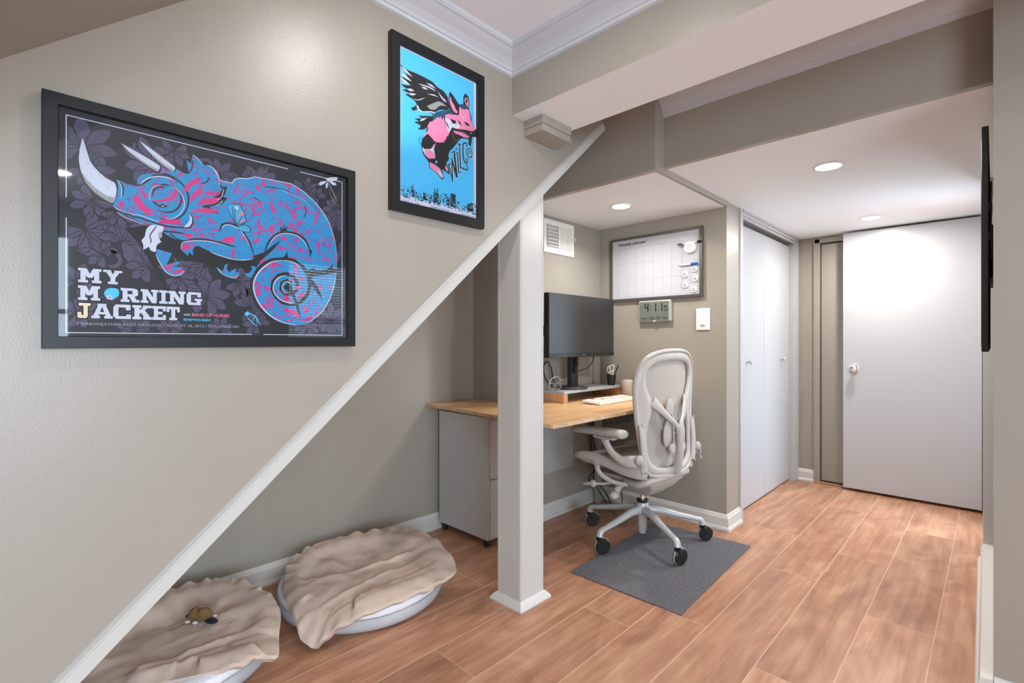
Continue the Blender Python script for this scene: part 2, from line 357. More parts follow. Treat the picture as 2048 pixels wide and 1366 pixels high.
# sloping trim along the lower edge of the left wall
u = Vector((0, 1, sl)).normalized(); w = Vector((0, -u.z, u.y))
def strip(o0, o1, t0, t1, x0, x1):
    A = Vector((0, -.33, zb(-.33))); B = Vector((0, 2.2, zb(2.2)))
    mb = MB(); vs = []
    for P in (A, B):
        for x, t in ((x0, t0), (x1, t0 + o0), (x1, t1 - o1), (x0, t1)): q = P + w * t; vs.append((x, q.y, q.z))
    return mb.add(vs, [(0, 1, 2, 3), (4, 7, 6, 5), (0, 4, 5, 1), (1, 5, 6, 2), (2, 6, 7, 3), (3, 7, 4, 0)])
a = strip(0, .0, -.002, .028, -.092, .014); b = strip(0, .012, .026, .045, -.01, .012)
a.add(b.v, b.f); struct('trim_stair_slope', a, M['trim'])
# post with routed corners, base block and the block under the beam
post = thing('post', (-.0715, 1.6425, 0), 'off-white square post carrying the sloping stair trim, moulded foot on the floor', 'post')
p = MB(); x0, x1, y0, y1 = -.143, 0, 1.566, 1.719
ztop = zb(1.566) ; vs = [(x, y, z) for x, y in ((x0, y0), (x1, y0), (x1, y1), (x0, y1)) for z in (0, zb(y) - .004)]
p.add(vs, [(0, 1, 3, 2), (2, 3, 5, 4), (4, 5, 7, 6), (6, 7, 1, 0), (0, 2, 4, 6), (1, 7, 5, 3)])
build('shaft', p, M['trim'], post, bevel=.003)
q = MB()
for (a0, a1, b0, b1) in ((x0 - .002, x0 + .0, y0 - .002, y1), ):
    pass
for xx in (x0 + .012, x1 - .012): q.box(xx - .0012, xx + .0012, y0 - .0012, y0 + .001, .03, zb(y0) - .02)
for yy in (y0 + .012, y1 - .012): q.box(x1 - .001, x1 + .0012, yy - .0012, yy + .0012, .03, zb(yy) - .02)
build('corner_bead', q, M['trim'], post)
ft = MB(); fp = [(0, 0), (.024, 0), (.024, .008), (.016, .02), (.006, .03), (0, .034)]
ring = [((x1, y0), (1, -1)), ((x1, y1), (1, 1)), ((x0, y1), (-1, 1)), ((x0, y0), (-1, -1)), ((x1, y0), (1, -1))]
vs = []; fs = []
for (cx, cy), (dx, dy) in ring:
    for pr, h in fp: vs.append((cx + dx * (pr + .0005), cy + dy * (pr + .0005), h))
for j in range(4):
    for i in range(6): fs.append((j * 6 + i, j * 6 + (i + 1) % 6, (j + 1) * 6 + (i + 1) % 6, (j + 1) * 6 + i))
build('foot_moulding', ft.add(vs, fs), M['base'], post)
struct('trim_beam_block', MB().box(0, .108, 1.587, 1.785, 2.082, 2.119).box(0, .104, 1.591, 1.781, 2.076, 2.083).box(0, .108, 1.587, 1.785, 2.05, 2.077), M['wall'], bevel=.003)

# closet bifold doors and casings
struct('trim_closet_casing', MB().box(.268, .292, 3.32, 3.372, 0, 2.02).box(.268, .298, 3.32, 3.335, 0, 2.02).box(.262, .288, 4.615, 4.69, 0, 2.02).box(.268, .290, 3.37, 4.62, 1.985, 2.02).box(.268, .300, 3.37, 4.69, 2.006, 2.02).box(.268, .283, 3.37, 4.62, 1.970, 1.985), M['white'], bevel=.003)
for n, (y0, y1, ky) in enumerate(((3.404, 3.968, 3.615), (3.973, 4.598, 4.381)), 1):
    d = struct('door_%d' % n, MB().box(.205, .235, y0, y1, .012, 1.955), M['white'], bevel=.002)
    build('door_knob', MB().lathe([(.007, 0), (.007, .014), (.012, .018), (.016, .026), (.013, .034), (0, .037)], (.235, ky, 1.018), 20, 'x'), M['white'], d, smooth=True)
# tan door with its casing, in the end wall
struct('trim_end_casing', MB().box(.398, .44, 4.683, 4.70, 0, 2.0).box(.398, 1.3, 4.683, 4.70, 1.967, 2.005).box(.396, .404, 4.678, 4.70, 0, 2.004), M['tandoor'], bevel=.002)
struct('door_3', MB().box(.446, 1.25, 4.712, 4.745, .02, 1.957), M['tandoor'])
struct('trim_threshold', MB().box(.40, 1.42, 4.655, 4.70, 0, .012), mat('threshold_wood', (.40, .20, .09), .45), bevel=.004)
d = struct('door_4', MB().box(.617, 1.409, 4.60, 4.636, .021, 2.004), M['white'], bevel=.002)
k = MB().lathe([(.033, 0), (.033, .004), (.026, .010), (.013, .013), (.012, .03), (.020, .036), (.027, .048), (.026, .060), (.016, .068), (.013, .066), (0, .066)], (0, 0, 0), 28, 'y')
k.v = [(v[0] + .689, 4.60 - v[1], v[2] + .955) for v in k.v]
build('door_knob', k, M['chrome'], d, smooth=True)
kk = MB().lathe([(.006, 0), (.006, .003), (0, .003)], (0, 0, 0), 14, 'y'); kk.v = [(v[0] + .689, 4.5345 - v[1], v[2] + .955) for v in kk.v]
struct('trim_hall_casing', MB().box(1.425, 1.4665, 3.62, 3.70, 0, 2.02).box(1.440, 1.4665, 4.59, 4.69, 0, 2.02), M['white'], bevel=.003)
# access panel and batten on the vent-side wall
struct('trim_access_panel', MB().box(-.64, -.632, 2.26, 2.775, .295, .762), mat('panel_paint', (.44, .42, .39), .4), bevel=.002)
struct('trim_batten', MB().box(-.64, -.628, 3.02, 3.10, .80, 1.33).box(-.64, -.634, 2.6, 2.96, .80, 1.0), M['wall'], bevel=.002)

# ---------------------------------------------------------------- lamps
LD = {'main': LAMP_MAIN, 'hall': LAMP_HALL, 'nook': LAMP_NOOK}
lamps = [('nook', (-.17, 2.645, 1.989), 'round recessed ceiling light above the desk'),
         ('hall', (.885, 2.827, 2.02), 'large near recessed ceiling light in the hall'),
         ('hall', (.854, 4.207, 2.02), 'far recessed ceiling light by the white door'),
         ('main', (.62, .86, HC), None), ('main', (3.30, .30, HC), None), ('main', (2.2, -2.3, HC), None)]  # first two main lamps placed from their glints, last one added for room light
for kind, loc, lab in lamps:
    if lab is None: lab = 'unseen recessed ceiling light of the main room'
    t = thing('ceiling_light', loc, lab, 'ceiling light', 'recessed ceiling lights')
    build('trim_ring', MB().lathe([(.068, 0), (.068, -.003), (.055, -.005), (.055, 0)], (loc[0], loc[1], loc[2]), 40), M['plate'], t, smooth=True)
    build('diffuser', MB().lathe([(0, -.010), (.03, -.0085), (.048, -.005), (.0548, -.001)], loc, 40), M['lamp'], t)
    l = bpy.data.lights.new('light', 'AREA'); l.shape = 'DISK'; l.size = .10; l.energy = LD[kind]; l.color = (1, .965, .93)
    l.use_shadow = True
    lo = bpy.data.objects.new('light', l); COL.objects.link(lo); lo.parent = t; lo.location = (0, 0, -.012)
    if kind == 'nook': l.spread = radians(150)
    if loc[0] == .62: l.energy *= .3
for w0, w1 in ((-2.1, .45), (2.25, 3.15)):
    l = bpy.data.lights.new('portal', 'AREA'); l.shape = 'RECTANGLE'; l.size = w1 - w0; l.size_y = 1.75; l.cycles.is_portal = True
    lo = bpy.data.objects.new('window_portal', l); COL.objects.link(lo); lo.location = (4.30, (w0 + w1) / 2, 1.225);     lo.rotation_euler = Vector((-1, 0, 0)).to_track_quat('-Z', 'Y').to_euler()

l = bpy.data.lights.new('portal', 'AREA'); l.shape = 'RECTANGLE'; l.size = 1.58; l.size_y = .42; l.cycles.is_portal = True
lo = bpy.data.objects.new('window_portal', l); COL.objects.link(lo); lo.location = (1.495, 4.15, 1.09); lo.rotation_euler = Vector((-1, 0, 0)).to_track_quat('-Z', 'Y').to_euler()  # sky portal of the added hall door

# outlines of the printed artwork in millimetres from each print centre
CHAMELEON_ART = [
(2,'P','void',0,'-174,18 -147,16 -101,-7 -69,-14 -40,-26 -5,-37 39,-38 67,-33 72,-50 62,-63 39,-66 1,-50 -27,-70 -48,-63 -77,-57 -101,-60 -124,-44 -143,-78 -159,-75 -183,-39 -218,4'),
(2,'P','void',0,'-192,-25 -178,-25 -135,-118 -120,-169 -128,-162 -150,-110'),
(3,'P','skin',0,'-241,52 -233,73 -230,97 -233,114 -221,111 -195,112 -194,127 -185,138 -167,145 -149,149 -147,166 -130,158 -116,169 -103,162 -89,161 -95,196 -85,189 -81,213 -69,205 -57,192 -48,195 -31,187 -23,172 -23,171 -16,165 -3,163 10,163 16,173 28,178 48,182 67,192 81,191 91,190 128,193 166,194 201,179 234,156 259,130 279,101 291,69 298,42 303,6 303,-48 301,-53 294,-92 280,-133 258,-169 231,-194 204,-210 176,-215 141,-210 105,-193 80,-169 66,-141 61,-110 66,-81 78,-63 71,-54 82,-40 67,-33 60,-36 35,-40 -5,-39 -40,-29 -56,-22 -71,-16 -81,-25 -80,-43 -89,-36 -92,-45 -105,-33 -105,-21 -95,-9 -89,-5 -108,-8 -120,-7 -131,-2 -147,8 -159,19 -174,19 -190,24 -207,31 -218,39 -218,35 -230,39 -236,47'),
(3,'P','skin',0,'-159,-36 -147,-38 -125,-43 -130,-56 -137,-73 -116,-63 -105,-63 -116,-71 -124,-77 -101,-75 -107,-81 -99,-82 -108,-95 -120,-98 -135,-92 -147,-76 -156,-57'),
(3,'P','skin',0,'-27,-67 -12,-76 -9,-61 -1,-53 -3,-68 1,-77 21,-64 17,-76 28,-74 23,-85 12,-91 -3,-86 -18,-79'),
(3,'P','skin',0,'57,-54 72,-55 67,-70 58,-86 48,-86 39,-76 51,-75 60,-64'),
(5,'S','bonewhite',2.2,'-22,172 -18,161 -3,161 10,162 16,173 28,179 48,182 67,192 81,192 128,194 166,195 201,180 234,157 259,132 279,102 291,70 299,42 303,6 303,-42'),
(5,'S','bonewhite',2,'301,-53 294,-92 280,-133 258,-169 231,-194 204,-211'),
(4,'P','bonewhite',0,'-293,194 -286,166 -280,143 -269,128 -253,113 -236,106 -233,90 -236,68 -241,57 -256,64 -272,75 -288,94 -296,117 -300,142 -298,169'),
(5,'P','bonegrey',0,'-296,117 -285,101 -269,84 -250,72 -236,72 -241,57 -256,64 -272,75 -288,94'),
(4,'S','ink',3,'-293,197 -286,167 -279,144 -268,128 -252,113 -235,108'),
(3,'S','ink',3.5,'-300,163 -300,142 -297,117 -289,94 -273,74 -258,62 -243,55'),
(6,'S','ink',1.2,'-280,119 -277,107'),
(6,'S','ink',1.2,'-277,128 -273,135'),
(6,'S','ink',1.2,'-291,112 -285,109'),
(6,'S','ink',1.5,'-253,98 -248,87'),
(6,'S','ink',1.2,'-243,107 -245,94'),
(6,'S','ink',1.5,'-286,138 -280,141'),
(6,'S','ink',1.2,'-271,73 -267,82'),
(6,'S','ink',1.2,'-246,60 -245,75'),
(6,'S','ink',1.5,'-266,116 -263,125'),
(4,'P','bonewhite',0,'-225,201 -209,194 -185,184 -163,174 -149,166 -154,151 -174,160 -194,172 -213,187'),
(4,'P','bonewhite',0,'-190,216 -170,205 -148,191 -118,171 -122,158 -139,167 -159,181 -176,199'),
(5,'P','bonegrey',0,'-213,187 -194,176 -174,164 -152,157 -154,151 -174,160 -194,172'),
(5,'P','bonegrey',0,'-176,199 -159,186 -139,172 -120,165 -122,158 -139,167 -159,181'),
(6,'S','ink',1.5,'-150,167 -147,160 -154,149'),
(6,'S','ink',1.5,'-118,172 -117,166 -122,157'),
(6,'S','ink',1,'-185,173 -181,182'),
(6,'S','ink',1,'-169,167 -167,175'),
(6,'S','ink',1,'-150,179 -147,189'),
(6,'S','ink',1,'-132,166 -130,176'),
(5,'S','ink',4,'-221,110 -195,110 -181,119 -158,142 -130,146 -114,134'),
(5,'S','ink',2.5,'-236,110 -226,108 -221,95 -223,77'),
(6,'S','bonewhite',1.5,'-233,113 -227,106 -224,92 -225,72'),
(6,'S','bonewhite',2.5,'-190,112 -176,129 -158,139 -137,142 -118,138'),
(5,'S','ink',3,'-148,150 -130,149 -105,134 -91,109 -93,77 -107,51 -130,38 -152,41'),
(6,'S','bonewhite',1.6,'-133,123 -116,118 -103,102 -99,82 -107,60 -124,43 -145,42'),
(5,'S','ink',3,'-156,58 -137,56 -118,65 -107,85 -108,108 -122,121 -141,123 -159,115 -170,97 -169,82'),
(6,'S','bonewhite',1.6,'-169,78 -171,92 -163,112 -147,122'),
(6,'S','ink',2.5,'-165,89 -163,103 -152,114 -137,118'),
(6,'S','ink',3,'-165,79 -156,71 -145,69 -133,72'),
(7,'P','ink',0,'-150,71 -145,76 -139,72 -142,66 -148,66'),
(8,'P','bonewhite',0,'-146,71 -143,72 -143,69 -146,68'),
(6,'P','pink',0,'-167,79 -147,86 -130,94 -122,107 -120,121 -112,109 -116,97 -130,85 -148,79'),
(6,'P','pink',0,'-206,79 -190,86 -185,72 -176,61 -165,56 -174,50 -163,45 -178,42 -188,52 -199,63'),
(6,'P','pink',0,'-194,105 -185,100 -174,90 -178,82 -188,93'),
(6,'P','pink',0,'-89,91 -83,109 -63,139 -58,123 -71,109'),
(6,'P','pink',0,'-75,87 -58,105 -19,117 -29,99 -50,93'),
(6,'P','pink',0,'-87,69 -58,83 -29,84 -21,79 -50,70'),
(6,'P','pink',0,'-101,117 -95,136 -71,158 -63,158 -67,143 -83,134 -91,116'),
(6,'P','pink',0,'-58,126 -46,124 -42,136 -38,125 -19,129 -29,120 -50,117'),
(6,'P','pink',0,'-230,67 -221,65 -219,52 -228,55'),
(6,'P','pink',0,'-112,160 -103,157 -105,150 -112,153'),
(6,'P','pink',0,'-156,27 -139,39 -107,44 -107,31 -139,27'),
(6,'P','pink',0,'-65,103 -27,115 -36,102 -52,94 -65,91'),
(6,'P','pink',0,'-65,77 -52,84 -36,80 -52,70'),
(5,'P','ink',0,'-23,183 -16,146 -2,150 -8,124 -28,109 -2,119 -14,99 -44,88 -22,76 -42,72 -50,77 -61,87 -34,97 -20,108 -38,111 -19,127 -14,142 -20,146 -20,163'),
(6,'S','bonewhite',1.5,'-81,213 -69,205 -57,192'),
(6,'S','bonewhite',1.8,'-48,195 -31,187 -21,170'),
(6,'S','bonewhite',1.5,'-34,187 -24,171 -19,146'),
(6,'S','bonewhite',1.5,'-27,109 -16,118 -10,143'),
(6,'S','bonewhite',1.5,'-31,93 -20,100 -12,111'),
(5,'S','ink',2,'-91,163 -83,178 -81,200'),
(5,'S','ink',2,'-63,144 -50,151 -44,167'),
(5,'S','ink',2,'-57,185 -50,196'),
(4,'S','ink',3,'-241,51 -230,42 -209,37 -202,33 -192,34 -178,30 -158,26 -130,22 -101,26 -83,39'),
(5,'S','bonewhite',1.5,'-240,52 -230,45 -209,40 -188,39 -158,31 -130,27'),
(5,'S','bonewhite',1.5,'-234,39 -219,30 -199,24 -174,17'),
(6,'P','bonewhite',0,'-101,25 -93,36 -87,46 -88,61 -82,52 -83,38 -89,28'),
(5,'S','ink',2.5,'-88,63 -81,51 -82,38 -89,26 -108,24 -131,22'),
(6,'P','bonewhite',0,'-161,22 -141,20 -147,2 -145,-4 -151,-12 -147,-18 -156,-26 -158,-35 -159,-45 -169,-42 -172,-33 -183,-42 -183,-30 -187,-20 -180,-10 -178,6 -172,17'),
(7,'S','ink',1.8,'-156,21 -163,8 -170,-6 -168,-17 -169,-26'),
(7,'P','bonegrey',0,'-152,6 -147,7 -145,-4 -151,-12 -149,-18 -154,-6'),
(5,'S','ink',3,'-147,8 -124,10 -97,10'),
(5,'S','ink',2.5,'-131,9 -120,-3 -101,-9 -89,-5'),
(5,'S','ink',4.5,'-95,-8 -79,-2 -58,1 -27,-1 -5,-4 19,-8'),
(6,'S','bonewhite',2,'-106,-33 -104,-16 -93,-9 -73,-4 -48,-2 -23,-4 -1,-8'),
(6,'S','bonewhite',2,'-42,-29 -18,-36 8,-41 35,-41 60,-36'),
(6,'S','bonewhite',2,'-159,-49 -150,-70 -137,-91 -120,-98 -105,-92 -99,-82'),
(6,'S','bonewhite',1.8,'-27,-67 -16,-81 1,-89 17,-90 28,-79'),
(6,'P','pink',0,'-101,-16 -91,-15 -85,-23 -91,-28 -99,-32 -103,-25'),
(6,'P','pink',0,'-18,3 -8,14 12,22 17,10 8,-1 -10,2'),
(6,'P','pink',0,'-107,8 -89,13 -77,6 -93,1'),
(6,'P','pink',0,'-124,-90 -105,-78 -101,-83 -108,-90'),
(6,'P','pink',0,'-133,-72 -120,-66 -128,-79 -135,-84'),
(6,'S','ink',4,'-20,28 -14,46 1,53 21,49 39,32 55,5 65,-27'),
(7,'S','bonewhite',2,'-15,36 -8,46 5,49 23,42 39,27 55,-3'),
(6,'S','ink',4.5,'91,-16 101,14 115,34 135,49 161,54 187,50 206,37 217,17 221,-5'),
(7,'S','bonewhite',2,'101,3 115,29 135,45 161,50 185,46 206,29 214,11'),
(6,'P','ink',0,'137,27 115,11 91,-13 67,-24 62,-27 67,-46 76,-43 96,-23 115,-2'),
(6,'P','ink',0,'135,50 133,68 140,59 146,78 146,62 155,71 151,58 166,55'),
(6,'S','ink',1.8,'88,169 115,173 153,171 193,158 228,144 259,114'),
(7,'S','bonewhite',1.2,'128,172 166,166 201,155 234,139'),
(6,'S','ink',1.8,'62,135 74,131 84,123'),
(6,'S','ink',2,'203,139 208,121 201,103'),
(7,'P','wing',0,'-1,99 8,106 21,108 30,107 35,95 40,90 41,77 45,68 35,56 21,49 10,69 3,83'),
(7,'P','wing',0,'21,49 44,55 55,47 53,38 37,36 25,40'),
(8,'S','ink',1.6,'-1,99 8,106 21,108 30,107 35,95 40,90 41,77 45,68 35,56 21,49 10,69 3,83 -1,99'),
(8,'S','ink',1.4,'21,49 44,55 55,47 53,38 37,36 25,40 21,49'),
(8,'S','ink',1.3,'10,103 12,79 21,52 32,73 41,77'),
(8,'S','ink',1.2,'21,106 16,80 23,54 44,65'),
(8,'S','ink',1.2,'21,49 53,47'),
(8,'P','salmon',0,'23,72 28,85 37,91 39,84 30,78'),
(8,'P','salmon',0,'28,58 32,66 41,70 41,65'),
(8,'P','bonewhite',0,'16,100 21,103 25,99 24,93 19,92'),
(4,'P','bonewhite',0,'273,228 268,235 288,243 306,247 306,240 288,230'),
(4,'P','bonewhite',0,'272,228 253,222 246,213 251,209 265,218'),
(4,'P','bonewhite',0,'275,227 268,216 268,206 273,206 276,218'),
(4,'P','bonewhite',0,'278,228 291,219 303,222 300,228 288,230'),
(4,'S','bonewhite',1.2,'275,228 285,208 294,193 306,170'),
(4,'S','bonegrey',0.8,'279,204 288,178 312,154'),
(5,'S','ink',8,'75,-65 89,-47 110,-32 141,-25 171,-26 197,-40 214,-64 220,-95 212,-124 191,-146 169,-154 141,-150 122,-135 112,-114 115,-91 129,-74 151,-66 171,-73 183,-90 179,-114 166,-123 149,-125 136,-112 139,-94 154,-86 166,-92'),
(4,'S','ink',7,'141,-25 105,-34 78,-58 63,-86 58,-113 66,-148 86,-178 112,-199 141,-212 176,-217 204,-213'),
(6,'S','bonewhite',3.5,'141,-29 110,-38 84,-60 68,-85 63,-112 71,-143 89,-171 115,-194 146,-208 176,-212'),
(6,'S','bonewhite',2,'141,-29 171,-31 191,-43'),
(6,'S','bonewhite',3,'151,-71 134,-77 120,-91 115,-113 124,-132 141,-145 166,-150 186,-144'),
(6,'S','bonewhite',2.5,'164,-93 154,-89 143,-95 139,-109 147,-121 159,-122'),
(7,'P','ink',0,'154,-93 166,-99 172,-119 185,-149 192,-195 175,-150 164,-122 147,-111 144,-104'),
(7,'P','ink',0,'203,-50 233,-49 266,-44 303,-37 303,-47 266,-59 233,-66 224,-74 244,-96 260,-136 233,-107 219,-85 214,-67'),
(7,'P','ink',0,'266,-44 283,-33 293,-19 288,-37 303,-38'),
(7,'P','ink',0,'217,-49 228,-42 237,-34 231,-44 239,-47'),
(7,'P','ink',0,'139,-25 149,-12 155,1 154,-12 159,-23'),
(7,'P','ink',0,'217,14 227,10 220,-13'),
(6,'P','pink',0,'171,-36 176,-35 183,-49 185,-67 179,-78 181,-62 175,-50'),
(6,'P','pink',0,'108,-40 120,-38 122,-48 112,-57'),
(6,'P','pink',0,'89,-103 98,-105 103,-114 94,-117'),
(6,'P','pink',0,'90,-130 98,-137 108,-156 117,-168 103,-161'),
(6,'P','pink',0,'78,-153 94,-159 103,-171 89,-169'),
(6,'P','pink',0,'174,-101 197,-97 189,-108 176,-109'),
(6,'P','pink',0,'186,-134 191,-120 204,-116 202,-127 191,-136'),
(6,'P','pink',0,'141,-136 146,-126 161,-135 164,-145 146,-144'),
(6,'P','pink',0,'199,-174 215,-160 217,-171 207,-179'),
(6,'P','pink',0,'207,-200 212,-184 228,-186 217,-199'),
(6,'P','pink',0,'181,-195 194,-195 191,-203'),
(6,'P','pink',0,'156,-82 176,-81 164,-87'),
(6,'P','pink',0,'166,-168 186,-175 191,-192 176,-185 141,-174 146,-164'),
(6,'P','pink',0,'244,-93 258,-95 255,-105 247,-103'),
(6,'P','pink',0,'233,30 250,39 251,14 244,13 243,26'),
(6,'P','pink',0,'270,38 283,39 288,32 274,29'),
(6,'P','pink',0,'255,-4 280,-7 280,-18 269,-13'),
(6,'P','pink',0,'136,36 156,39 151,33 141,27'),
(6,'P','pink',0,'53,109 62,109 67,95 79,92 76,84 62,91'),
(6,'P','pink',0,'71,70 79,78 81,52 88,50 76,48'),
(6,'P','pink',0,'67,170 76,172 81,156 74,153'),
(6,'P','pink',0,'81,184 101,175 101,173 86,172'),
(6,'P','pink',0,'69,125 81,128 84,113 76,109'),
(6,'P','pink',0,'105,130 115,129 115,122 108,120'),
(6,'P','pink',0,'156,82 169,82 174,67 190,56 171,58 164,73'),
(6,'P','pink',0,'182,148 195,137 195,127 185,133'),
(6,'P','pink',0,'143,190 164,192 161,183 148,185'),
(6,'P','pink',0,'101,57 115,65 115,47 105,48'),
(6,'P','pink',0,'166,103 177,104 182,89 174,93'),
(6,'P','pink',0,'234,134 242,116 239,97 225,81 234,101'),
(4,'P','skyblue',0,'-256,-148 -251,-140 -242,-137 -231,-139 -228,-148 -230,-156 -237,-162 -242,-166 -251,-163 -255,-156'),
(5,'S','ink',1.2,'-256,-148 -251,-140 -242,-137 -231,-139 -228,-148 -230,-156 -237,-162'),
(6,'P','bonewhite',0,'-252,-159 -247,-154 -241,-157 -242,-164 -249,-165'),
(7,'P','pink',0,'-248,-159 -246,-157 -244,-160 -246,-163'),
(5,'S','salmon',1,'-258,-159 -265,-164 -268,-175'),
(5,'S','salmon',1,'-230,-160 -222,-166 -221,-175'),
(5,'S','salmon',1,'-237,-165 -240,-176'),
(5,'S','salmon',1,'-253,-166 -247,-176'),
(4,'S','skyblue',2.5,'43,-181 55,-185 71,-197 82,-218'),
(4,'S','skyblue',2,'48,-197 62,-211 71,-218'),
(5,'S','salmon',2,'62,-194 78,-213'),
(4,'S','skyblue',1.5,'59,-209 68,-189 73,-221'),
(4,'P','skyblue',0,'40,-186 48,-179 54,-185 46,-193'),
]
